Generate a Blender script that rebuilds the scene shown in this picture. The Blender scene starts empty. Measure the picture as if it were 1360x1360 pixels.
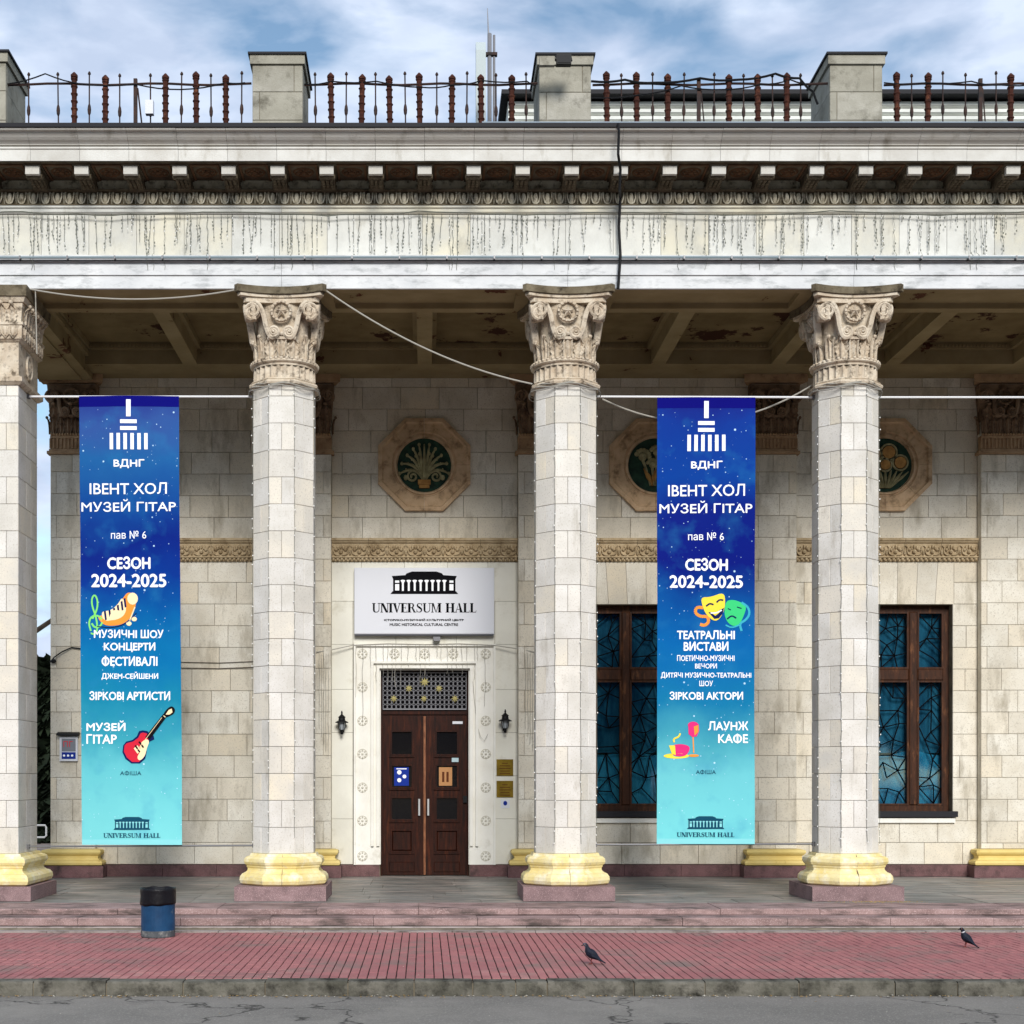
import bpy, math, random
from math import pi, sin, cos, radians
from mathutils import Vector, Matrix
from mathutils.geometry import delaunay_2d_cdt
RND = random.Random(7)
SC = bpy.context.scene
COL = SC.collection

# ------------------------------------------------------------------ camera
EYE = 1.688; DCAM = 20.0; F = 1900.0; VX = 564.0; HY = 1035.0
cam = bpy.data.cameras.new('camera'); co = bpy.data.objects.new('camera', cam); COL.objects.link(co)
co.location = (0, -DCAM, EYE); co.rotation_euler = (pi/2, 0, radians(0.0))
cam.sensor_width = 36; cam.lens = F/1360*36
cam.shift_x = (680-VX)/1360; cam.shift_y = (HY-680)/1360
cam.clip_start = 0.1; cam.clip_end = 3000
SC.camera = co
def X(px, y): return (px-VX)*(y+DCAM)/F          # photo column -> metres on the plane at depth y
def Z(py, y): return EYE+(HY-py)*(y+DCAM)/F

# ------------------------------------------------------------------ world, sun, exposure
SUN_EL = radians(28); SUN_AZ = radians(6)
w = bpy.data.worlds.new('World'); SC.world = w; w.use_nodes = True
nt = w.node_tree; nt.nodes.clear()
def N(t, typ, **kw):
    n = t.nodes.new(typ)
    for k, v in kw.items(): setattr(n, k, v)
    return n
out = N(nt, 'ShaderNodeOutputWorld'); bg = N(nt, 'ShaderNodeBackground')
sky = N(nt, 'ShaderNodeTexSky', sky_type='NISHITA'); sky.sun_disc = False
sky.sun_elevation = SUN_EL; sky.sun_rotation = pi-SUN_AZ; sky.air_density = 1.0; sky.dust_density = 0.6
tc = N(nt, 'ShaderNodeTexCoord'); mp = N(nt, 'ShaderNodeMapping'); mp.inputs['Scale'].default_value = (1.0, 1.0, 2.6)
mp.inputs['Location'].default_value = (0.62, 0.3, 0.35)
n1 = N(nt, 'ShaderNodeTexNoise'); n1.inputs['Scale'].default_value = 8.5; n1.inputs['Detail'].default_value = 6; n1.inputs['Roughness'].default_value = 0.5
n1.inputs['Distortion'].default_value = 0.25
rp = N(nt, 'ShaderNodeValToRGB'); rp.color_ramp.elements[0].position = 0.36; rp.color_ramp.elements[1].position = 0.57
n2 = N(nt, 'ShaderNodeTexNoise'); n2.inputs['Scale'].default_value = 13; n2.inputs['Detail'].default_value = 5
cm = N(nt, 'ShaderNodeMix', data_type='RGBA'); cm.inputs[6].default_value = (4.8, 5.7, 7.4, 1); cm.inputs[7].default_value = (6.5, 7.4, 9.0, 1)
mx = N(nt, 'ShaderNodeMix', data_type='RGBA')
mul = N(nt, 'ShaderNodeMix', data_type='RGBA', blend_type='MULTIPLY'); mul.inputs[0].default_value = 1; mul.inputs[7].default_value = (1.35, 1.42, 1.36, 1)
L = nt.links.new
L(tc.outputs['Generated'], mp.inputs['Vector']); L(mp.outputs[0], n1.inputs['Vector']); L(mp.outputs[0], n2.inputs['Vector'])
L(n1.outputs['Fac'], rp.inputs[0]); L(rp.outputs[0], mx.inputs[0]); r2 = N(nt, 'ShaderNodeMapRange'); r2.inputs[1].default_value = 0.38; r2.inputs[2].default_value = 0.62; L(n2.outputs['Fac'], r2.inputs[0]); L(r2.outputs[0], cm.inputs[0])
L(sky.outputs[0], mul.inputs[6]); L(mul.outputs[2], mx.inputs[6]); L(cm.outputs[2], mx.inputs[7]); L(mx.outputs[2], bg.inputs['Color']); L(bg.outputs[0], out.inputs['Surface'])
bg.inputs['Strength'].default_value = 0.09
sl = bpy.data.lights.new('sun', 'SUN'); so = bpy.data.objects.new('sun', sl); COL.objects.link(so)
sl.energy = 2.7; sl.angle = radians(20); sl.color = (1.0, 0.965, 0.92)
so.rotation_euler = (pi/2-SUN_EL, 0, SUN_AZ); so.location = (0, -30, 30)
SC.view_settings.view_transform = 'Standard'; SC.view_settings.look = 'None'; SC.view_settings.exposure = 0.42; SC.view_settings.gamma = 1
SC.view_settings.use_curve_mapping = False
SC.cycles.max_bounces = 6; SC.cycles.use_denoising = True

# ------------------------------------------------------------------ materials
MATS = {}
def lin(c):
    return tuple(((v/255)/12.92 if v/255 <= 0.04045 else ((v/255+0.055)/1.055)**2.4) for v in c)+(1,)
def mat(name, base, rough=0.8, alt=None, alt2=None, scale=3.0, stretch=(1,1,1), stain=None, stain_scale=1.2, stain_lo=0.5, stain_hi=0.7,
        stain_stretch=(1,1,1), obj=0.0, bump=0.0, bump_scale=40, metal=0.0, spec=0.18, speck=None, speck_amt=0.5, speck_scale=120, coat=0):
    """base/alt/alt2/stain/speck: sRGB 0-255 albedos; obj: brightness spread from piece to piece"""
    m = bpy.data.materials.new(name); m.use_nodes = True; t = m.node_tree; b = t.nodes['Principled BSDF']; L = t.links.new
    b.inputs['Roughness'].default_value = rough; b.inputs['Metallic'].default_value = metal
    b.inputs['Specular IOR Level'].default_value = spec; b.inputs['Coat Weight'].default_value = coat
    g = N(t, 'ShaderNodeNewGeometry')
    def noise(scale, stretch, detail=5, rough=0.6):
        mp = N(t, 'ShaderNodeMapping'); mp.inputs['Scale'].default_value = stretch; L(g.outputs['Position'], mp.inputs['Vector'])
        n = N(t, 'ShaderNodeTexNoise'); n.inputs['Scale'].default_value = scale; n.inputs['Detail'].default_value = detail
        n.inputs['Roughness'].default_value = rough; L(mp.outputs[0], n.inputs['Vector']); return n
    def ramp(src, lo, hi):
        r = N(t, 'ShaderNodeMapRange'); r.inputs[1].default_value = lo; r.inputs[2].default_value = hi; L(src, r.inputs[0]); return r.outputs[0]
    def mixc(fac, a, bb, blend='MIX'):
        x = N(t, 'ShaderNodeMix', data_type='RGBA', blend_type=blend)
        if isinstance(fac, float): x.inputs[0].default_value = fac
        else: L(fac, x.inputs[0])
        for s, v in ((6, a), (7, bb)):
            if isinstance(v, tuple): x.inputs[s].default_value = v
            else: L(v, x.inputs[s])
        return x.outputs[2]
    c = lin(base)
    oi = N(t, 'ShaderNodeObjectInfo')
    if alt2:
        wn = N(t, 'ShaderNodeTexWhiteNoise', noise_dimensions='1D'); L(oi.outputs['Random'], wn.inputs['W'])
        c = mixc(ramp(wn.outputs['Value'], 0.45, 1.0), c, lin(alt2))
    if alt: c = mixc(ramp(noise(scale, stretch).outputs['Fac'], 0.35, 0.68), c, lin(alt))
    if speck: c = mixc(ramp(noise(speck_scale, (1,1,1), 2).outputs['Fac'], 0.55, 0.56+0.2*(1-speck_amt)), c, lin(speck))
    if stain: c = mixc(ramp(noise(stain_scale, stain_stretch, 8, 0.68).outputs['Fac'], stain_lo, stain_hi), c, lin(stain))
    if obj:
        r = N(t, 'ShaderNodeMapRange'); r.inputs[3].default_value = 1-obj; r.inputs[4].default_value = 1+obj*0.6; L(oi.outputs['Random'], r.inputs[0])
        v = N(t, 'ShaderNodeVectorMath', operation='SCALE'); L(r.outputs[0], v.inputs['Scale'])
        if isinstance(c, tuple): v.inputs[0].default_value = c[:3]
        else: L(c, v.inputs[0])
        c = v.outputs[0]
    if isinstance(c, tuple): b.inputs['Base Color'].default_value = c
    else: L(c, b.inputs['Base Color'])
    if bump:
        n = noise(bump_scale, (1,1,1), 6, 0.65); bp = N(t, 'ShaderNodeBump'); bp.inputs['Strength'].default_value = bump; bp.inputs['Distance'].default_value = 0.02
        L(n.outputs['Fac'], bp.inputs['Height']); L(bp.outputs[0], b.inputs['Normal'])
    MATS[name] = m; return m
M = MATS
mat('limestone', (226,221,207), 0.85, alt=(208,200,182), alt2=(220,208,184), scale=2.2, stain=(150,140,120), stain_scale=2.2, stain_stretch=(1.3,1,0.45), stain_lo=0.52, stain_hi=0.78, obj=0.09, bump=0.25, bump_scale=35, speck=(182,174,158), speck_amt=0.1, speck_scale=45)
mat('column_stone', (224,221,214), 0.85, alt=(204,200,190), alt2=(224,214,192), scale=2.0, stain=(158,150,134), stain_scale=2.6, stain_stretch=(1.5,1,0.4), stain_lo=0.58, stain_hi=0.82, obj=0.08, bump=0.25, bump_scale=35, speck=(188,182,168), speck_amt=0.1, speck_scale=45)
mat('mortar', (136,126,108), 0.95, alt=(96,88,74), scale=6)
mat('frieze_stone', (218,218,211), 0.8, alt=(196,196,189), alt2=(218,212,190), scale=1.8, stain=(170,166,152), stain_scale=2.8, stain_stretch=(1,1,0.5), stain_lo=0.55, stain_hi=0.8, obj=0.06, bump=0.2)
mat('architrave_stone', (220,221,220), 0.8, alt=(198,200,201), scale=1.6, stain=(150,153,153), stain_scale=2.4, stain_stretch=(1,1,3), stain_lo=0.5, stain_hi=0.72, bump=0.2)
mat('cornice_stone', (198,196,189), 0.8, alt=(194,190,180), scale=2.5, stain=(130,122,108), stain_scale=3.0, stain_stretch=(1.2,1,0.35), stain_lo=0.55, stain_hi=0.78, obj=0.06, bump=0.25)
mat('corona_stone', (214,213,207), 0.8, alt=(194,191,183), scale=2.5, stain=(156,150,136), stain_scale=3.0, stain_stretch=(1.2,1,0.35), stain_lo=0.56, stain_hi=0.78, obj=0.05, bump=0.2)
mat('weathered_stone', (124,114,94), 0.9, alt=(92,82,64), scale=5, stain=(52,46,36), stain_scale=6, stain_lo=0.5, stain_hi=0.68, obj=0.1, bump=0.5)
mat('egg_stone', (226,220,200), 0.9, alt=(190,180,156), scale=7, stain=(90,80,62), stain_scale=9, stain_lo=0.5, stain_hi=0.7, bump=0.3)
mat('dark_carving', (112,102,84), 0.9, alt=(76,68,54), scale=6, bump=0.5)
mat('carved_stone', (214,202,182), 0.85, alt=(186,168,144), scale=5, stain=(96,84,70), stain_scale=9, stain_lo=0.52, stain_hi=0.68, bump=0.6)
mat('terracotta', (214,184,148), 0.85, alt=(188,156,120), scale=5, stain=(112,92,70), stain_scale=5, stain_lo=0.52, stain_hi=0.74, obj=0.12, bump=0.35)
mat('band_stone', (196,176,142), 0.85, alt=(166,144,110), scale=5, stain=(110,90,66), stain_scale=5, stain_lo=0.56, stain_hi=0.8, obj=0.1, bump=0.4)
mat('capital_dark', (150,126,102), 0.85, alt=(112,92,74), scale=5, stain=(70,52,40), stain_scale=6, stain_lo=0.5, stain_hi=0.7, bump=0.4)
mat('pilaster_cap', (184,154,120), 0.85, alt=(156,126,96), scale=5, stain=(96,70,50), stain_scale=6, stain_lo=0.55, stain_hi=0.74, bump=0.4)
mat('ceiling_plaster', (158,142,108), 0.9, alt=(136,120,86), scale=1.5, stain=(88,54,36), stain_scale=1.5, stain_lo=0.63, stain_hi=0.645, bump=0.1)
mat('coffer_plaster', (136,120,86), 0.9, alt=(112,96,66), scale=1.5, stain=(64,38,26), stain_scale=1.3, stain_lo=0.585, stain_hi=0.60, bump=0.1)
mat('yellow_paint', (234,220,166), 0.65, alt=(226,204,132), scale=3, stain=(246,240,218), stain_scale=4, stain_lo=0.48, stain_hi=0.7, bump=0.5, bump_scale=14, speck=(214,198,156), speck_amt=0.3, speck_scale=18)
mat('yellow_paint_shade', (224,202,132), 0.6, alt=(214,188,112), scale=3, stain=(160,134,70), stain_scale=6, stain_lo=0.62, stain_hi=0.75, bump=0.2, bump_scale=25)  # pilaster bases: the column yellow with porch shade mixed into its colour
mat('granite', (144,118,118), 0.7, alt=(120,98,98), scale=4, stain=(80,64,64), stain_scale=3, stain_lo=0.56, stain_hi=0.76, obj=0.08, bump=0.2, speck=(176,150,150), speck_amt=0.5, speck_scale=90)
mat('granite_dark', (116,84,84), 0.7, alt=(88,64,64), scale=4, stain=(60,48,46), stain_scale=3, stain_lo=0.5, stain_hi=0.7, obj=0.12, bump=0.2, speck=(130,104,102), speck_amt=0.4, speck_scale=90)
mat('step_granite', (164,138,134), 0.75, alt=(132,108,104), scale=3, stain=(74,66,62), stain_scale=3.2, stain_stretch=(0.5,1,2), stain_lo=0.48, stain_hi=0.68, obj=0.07, bump=0.2, speck=(192,168,164), speck_amt=0.4, speck_scale=80)
mat('slate_floor', (144,142,136), 0.45, alt=(92,91,86), scale=2.0, stretch=(0.8,2.6,1), stain=(176,158,148), stain_scale=1.5, stain_stretch=(0.7,3,1), stain_lo=0.5, stain_hi=0.66, obj=0.2, bump=0.15)
mat('paver_red', (172,114,112), 0.85, alt=(158,102,102), alt2=(178,132,126), scale=1.1, stain=(132,112,106), stain_scale=1.6, stain_lo=0.5, stain_hi=0.7, obj=0.1, bump=0.3, bump_scale=60)
mat('paver_joint', (40,30,30), 0.95)
mat('kerb_concrete', (118,114,104), 0.95, alt=(86,84,74), scale=5, stain=(46,44,38), stain_scale=4, stain_lo=0.48, stain_hi=0.66, obj=0.12, bump=0.9, bump_scale=22)
mat('grey_strip', (164,152,146), 0.9, alt=(140,128,122), scale=4, stain=(96,86,80), stain_scale=4, stain_lo=0.52, stain_hi=0.7, bump=0.2)
mat('soil', (70,66,54), 0.95, alt=(96,92,70), scale=2, bump=0.4)
mat('white_wall', (224,222,210), 0.7, alt=(212,209,196), scale=1.2, stain=(186,180,160), stain_scale=2, stain_lo=0.58, stain_hi=0.8, obj=0.03, bump=0.1)
mat('white_surround', (232,230,222), 0.7, alt=(220,217,206), scale=2, stain=(190,184,168), stain_scale=3, stain_lo=0.58, stain_hi=0.8, bump=0.15)
mat('door_wood', (52,22,12), 0.4, alt=(26,12,8), scale=4, stretch=(6,6,0.7), stain=(92,44,22), stain_scale=3, stain_stretch=(5,5,0.5), stain_lo=0.55, stain_hi=0.8, bump=0.1, spec=0.12)
mat('astragal_wood', (140,92,62), 0.5, alt=(96,56,36), scale=6, stretch=(3,3,1))
mat('window_wood', (70,40,23), 0.6, alt=(40,24,15), scale=4, stretch=(5,5,0.8), stain=(112,72,44), stain_scale=4, stain_stretch=(3,3,0.8), stain_lo=0.55, stain_hi=0.72, bump=0.15)
mat('dark_pane', (14,14,18), 0.15, spec=0.3)
mat('lamp_lens', (30,30,32), 0.6, spec=0.2)
mat('black_metal', (20,20,22), 0.5, spec=0.15)
mat('lead_came', (12,12,14), 0.8, spec=0.03)
mat('black_sill', (36,36,40), 0.5)
mat('grille_metal', (128,128,132), 0.5, metal=0.1)
mat('gold_metal', (178,168,112), 0.5, metal=0.1)
mat('brass_plaque', (140,116,40), 0.35, alt=(104,86,30), scale=6, metal=0.65)
mat('chrome', (226,226,226), 0.3, metal=0.5)
mat('white_plastic', (212,214,220), 0.35, coat=0.3)
mat('sign_edge', (90,92,98), 0.5)
mat('black_print', (14,14,18), 0.7, spec=0.04)
mat('grey_print', (120,124,132), 0.5)
mat('white_print', (244,246,250), 0.5)
mat('rust', (74,40,30), 0.85, alt=(52,28,22), scale=14, stain=(110,66,46), stain_scale=10, stain_lo=0.55, stain_hi=0.7, bump=0.5)
mat('dark_iron', (42,36,36), 0.7, alt=(70,48,40), scale=8)
mat('roof_metal', (30,30,34), 0.6)
mat('flashing', (140,154,166), 0.5, alt=(116,130,142), scale=3)
mat('concrete', (164,160,146), 0.9, alt=(142,138,124), alt2=(176,172,160), scale=2.5, stain=(92,88,76), stain_scale=2.6, stain_lo=0.52, stain_hi=0.72, bump=0.4, obj=0.06)
mat('attic_white', (226,228,222), 0.6, alt=(200,202,196), scale=1, stretch=(1,1,2))
mat('cable_black', (22,22,24), 0.6)
mat('cable_grey', (168,164,154), 0.6)
mat('cable_brown', (74,62,50), 0.7)
mat('wire_green', (112,114,104), 0.7)
mat('led_white', (240,240,236), 0.3)
mat('tube_grey', (132,146,152), 0.4)
mat('rod_white', (226,226,226), 0.4)
mat('rod_grey', (110,110,112), 0.4, metal=0.4)
mat('bin_blue', (30,70,106), 0.5, alt=(24,56,88), scale=5, stain=(96,110,118), stain_scale=7, stain_lo=0.62, stain_hi=0.75, bump=0.15)
mat('bin_black', (20,20,24), 0.4, bump=0.4, bump_scale=18)
mat('bin_base', (92,96,98), 0.8, alt=(70,74,78), scale=10, stain=(140,140,136), stain_scale=14)
mat('pigeon_dark', (32,38,52), 0.6, alt=(20,24,34), scale=30)
mat('pigeon_grey', (74,80,92), 0.6)
mat('pigeon_white', (225,225,228), 0.6)
mat('pigeon_leg', (120,60,56), 0.6)
mat('beak', (40,36,36), 0.5)
mat('relief_green', (46,76,60), 0.8, alt=(30,44,38), scale=8)
mat('relief_stone', (176,168,128), 0.85, alt=(124,120,88), scale=10, bump=0.4)
mat('relief_ochre', (186,142,82), 0.85, alt=(150,108,62), scale=10, bump=0.4)
mat('tan_leaf', (170,140,90), 0.9)
mat('litter_white', (206,200,186), 0.9)
mat('bark', (62,54,46), 0.95, alt=(40,34,30), scale=6, bump=0.5)
mat('hedge_leaf', (38,50,34), 0.8, alt=(22,30,22), scale=2)
mat('lamp_glass', (150,156,160), 0.15, spec=0.6)
mat('far_wall', (180,176,164), 0.9)

def asphalt():
    m = mat('asphalt', (134,129,122), 0.9, alt=(116,112,106), scale=0.9, stain=(152,147,138), stain_scale=0.7, stain_lo=0.5, stain_hi=0.75, bump=0.5, bump_scale=70, speck=(150,146,138), speck_amt=0.5, speck_scale=60)
    t = m.node_tree; b = t.nodes['Principled BSDF']; L = t.links.new
    src = b.inputs['Base Color'].links[0].from_socket
    g = N(t, 'ShaderNodeNewGeometry'); nz = N(t, 'ShaderNodeTexNoise'); nz.inputs['Scale'].default_value = 2.2; nz.inputs['Detail'].default_value = 6
    L(g.outputs['Position'], nz.inputs['Vector'])
    ad = N(t, 'ShaderNodeMix', data_type='RGBA', blend_type='LINEAR_LIGHT'); ad.inputs[0].default_value = 0.55
    L(g.outputs['Position'], ad.inputs[6]); L(nz.outputs['Color'], ad.inputs[7])
    v = N(t, 'ShaderNodeTexVoronoi', feature='DISTANCE_TO_EDGE'); v.inputs['Scale'].default_value = 0.42; L(ad.outputs[2], v.inputs['Vector'])
    r = N(t, 'ShaderNodeMapRange'); r.inputs[1].default_value = 0.0; r.inputs[2].default_value = 0.013; r.inputs[3].default_value = 0.22; r.inputs[4].default_value = 1
    L(v.outputs['Distance'], r.inputs[0])
    s = N(t, 'ShaderNodeVectorMath', operation='SCALE'); L(src, s.inputs[0]); L(r.outputs[0], s.inputs['Scale']); L(s.outputs[0], b.inputs['Base Color'])
asphalt()

def glass_mat(name, tint, gloss=0.12):
    m = bpy.data.materials.new(name); m.use_nodes = True; t = m.node_tree; t.nodes.clear(); L = t.links.new
    o = N(t, 'ShaderNodeOutputMaterial'); tr = N(t, 'ShaderNodeBsdfTransparent'); tr.inputs[0].default_value = tint
    gl = N(t, 'ShaderNodeBsdfGlossy'); gl.inputs['Roughness'].default_value = 0.04; gl.inputs['Color'].default_value = (0.6,0.75,0.85,1)
    lw = N(t, 'ShaderNodeFresnel'); lw.inputs['IOR'].default_value = 1.6
    mx = N(t, 'ShaderNodeMixShader'); L(lw.outputs[0], mx.inputs[0]); L(tr.outputs[0], mx.inputs[1]); L(gl.outputs[0], mx.inputs[2]); L(mx.outputs[0], o.inputs[0])
    MATS[name] = m
glass_mat('window_glass', (0.60,0.78,0.84,1))
mat('curtain_dark', (98,146,160), 0.9, alt=(36,70,90), scale=1.5, stretch=(3,1,0.7))
mat('curtain_teal', (120,190,204), 0.9, alt=(60,140,166), scale=2.5, stretch=(2,1,1))

def banner_mat(name, stops, seed):
    m = bpy.data.materials.new(name); m.use_nodes = True; t = m.node_tree; b = t.nodes['Principled BSDF']; L = t.links.new
    b.inputs['Roughness'].default_value = 0.6; b.inputs['Specular IOR Level'].default_value = 0.04
    g = N(t, 'ShaderNodeNewGeometry'); sp = N(t, 'ShaderNodeSeparateXYZ'); L(g.outputs['Position'], sp.inputs[0])
    nz = N(t, 'ShaderNodeTexNoise'); nz.inputs['Scale'].default_value = 1.3; nz.inputs['Detail'].default_value = 4; L(g.outputs['Position'], nz.inputs['Vector'])
    z0, z1 = Z(1122, 0.42), Z(526, 0.42)
    mr = N(t, 'ShaderNodeMapRange'); mr.inputs[1].default_value = z1; mr.inputs[2].default_value = z0; L(sp.outputs['Z'], mr.inputs[0])
    ma = N(t, 'ShaderNodeMath', operation='MULTIPLY_ADD'); L(nz.outputs['Fac'], ma.inputs[0]); ma.inputs[1].default_value = 0.16; ma.inputs[2].default_value = -0.08
    ad = N(t, 'ShaderNodeMath', operation='ADD'); L(mr.outputs[0], ad.inputs[0]); L(ma.outputs[0], ad.inputs[1])
    cr = N(t, 'ShaderNodeValToRGB'); e = cr.color_ramp.elements
    while len(e) > 1: e.remove(e[0])
    e[0].position = (stops[0][0]-526)/596; e[0].color = lin(stops[0][1])
    for py, c in stops[1:]:
        x = e.new((py-526)/596); x.color = lin(c)
    L(ad.outputs[0], cr.inputs[0])
    c = cr.outputs[0]
    n3 = N(t, 'ShaderNodeTexNoise'); n3.inputs['Scale'].default_value = 2.4; n3.inputs['Detail'].default_value = 5; L(g.outputs['Position'], n3.inputs['Vector'])
    r3 = N(t, 'ShaderNodeMapRange'); r3.inputs[1].default_value = 0.52; r3.inputs[2].default_value = 0.8; r3.inputs[4].default_value = 0.45; L(n3.outputs['Fac'], r3.inputs[0])
    m3 = N(t, 'ShaderNodeMix', data_type='RGBA'); m3.inputs[7].default_value = lin((40,126,176)); L(r3.outputs[0], m3.inputs[0]); L(c, m3.inputs[6]); c = m3.outputs[2]
    for sc, rad, amt in ((7, 0.13, 0.9), (17, 0.17, 0.8)):            # printed stars
        v = N(t, 'ShaderNodeTexVoronoi'); v.inputs['Scale'].default_value = sc; L(g.outputs['Position'], v.inputs['Vector'])
        mp = N(t, 'ShaderNodeSeparateColor'); L(v.outputs['Color'], mp.inputs[0])
        cut = N(t, 'ShaderNodeMapRange'); cut.inputs[1].default_value = 0.35; cut.inputs[2].default_value = 1.0; cut.inputs[4].default_value = rad; L(mp.outputs[0], cut.inputs[0])
        sb = N(t, 'ShaderNodeMath', operation='SUBTRACT'); L(cut.outputs[0], sb.inputs[0]); L(v.outputs['Distance'], sb.inputs[1])
        r = N(t, 'ShaderNodeMapRange'); r.inputs[1].default_value = 0; r.inputs[2].default_value = 0.05; r.inputs[4].default_value = amt; L(sb.outputs[0], r.inputs[0])
        m4 = N(t, 'ShaderNodeMix', data_type='RGBA'); m4.inputs[7].default_value = lin((190,225,245)); L(r.outputs[0], m4.inputs[0]); L(c, m4.inputs[6]); c = m4.outputs[2]
    L(c, b.inputs['Base Color']); MATS[name] = m
banner_mat('banner_print_music', [(526,(40,60,136)),(560,(48,82,148)),(610,(30,92,152)),(680,(14,66,140)),(720,(8,34,122)),(770,(6,50,136)),(820,(4,92,156)),(870,(6,110,164)),(930,(22,128,160)),(985,(56,154,172)),(1030,(98,188,196)),(1122,(122,208,210))], 1)
banner_mat('banner_print_theatre', [(526,(20,36,126)),(560,(12,52,140)),(630,(6,60,144)),(690,(6,28,120)),(745,(5,22,116)),(800,(4,76,146)),(860,(4,96,162)),(930,(18,116,160)),(985,(66,156,174)),(1030,(104,190,198)),(1122,(116,206,210))], 2)
mat('banner_hem', (14,14,112), 0.8, spec=0.04)
mat('banner_hem_pale', (132,210,214), 0.5)
def flat(name, c, r=0.7): return mat(name, c, r, spec=0.05)
flat('p_yellow', (240,216,70)); flat('p_orange', (240,150,60)); flat('p_green', (60,200,120)); flat('p_green2', (130,220,110)); flat('p_red', (206,40,60)); flat('p_pink', (220,50,120))
flat('p_navy', (16,30,80)); flat('p_black', (18,18,22)); flat('p_cream', (250,226,180)); flat('p_brown', (90,50,30)); flat('p_blue', (30,52,140)); flat('p_teal', (60,170,190)); flat('p_tan', (176,130,88)); flat('p_pale', (170,192,198)); flat('p_bluegrey', (20,72,96))
flat('p_redtext', (206,60,70))

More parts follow.
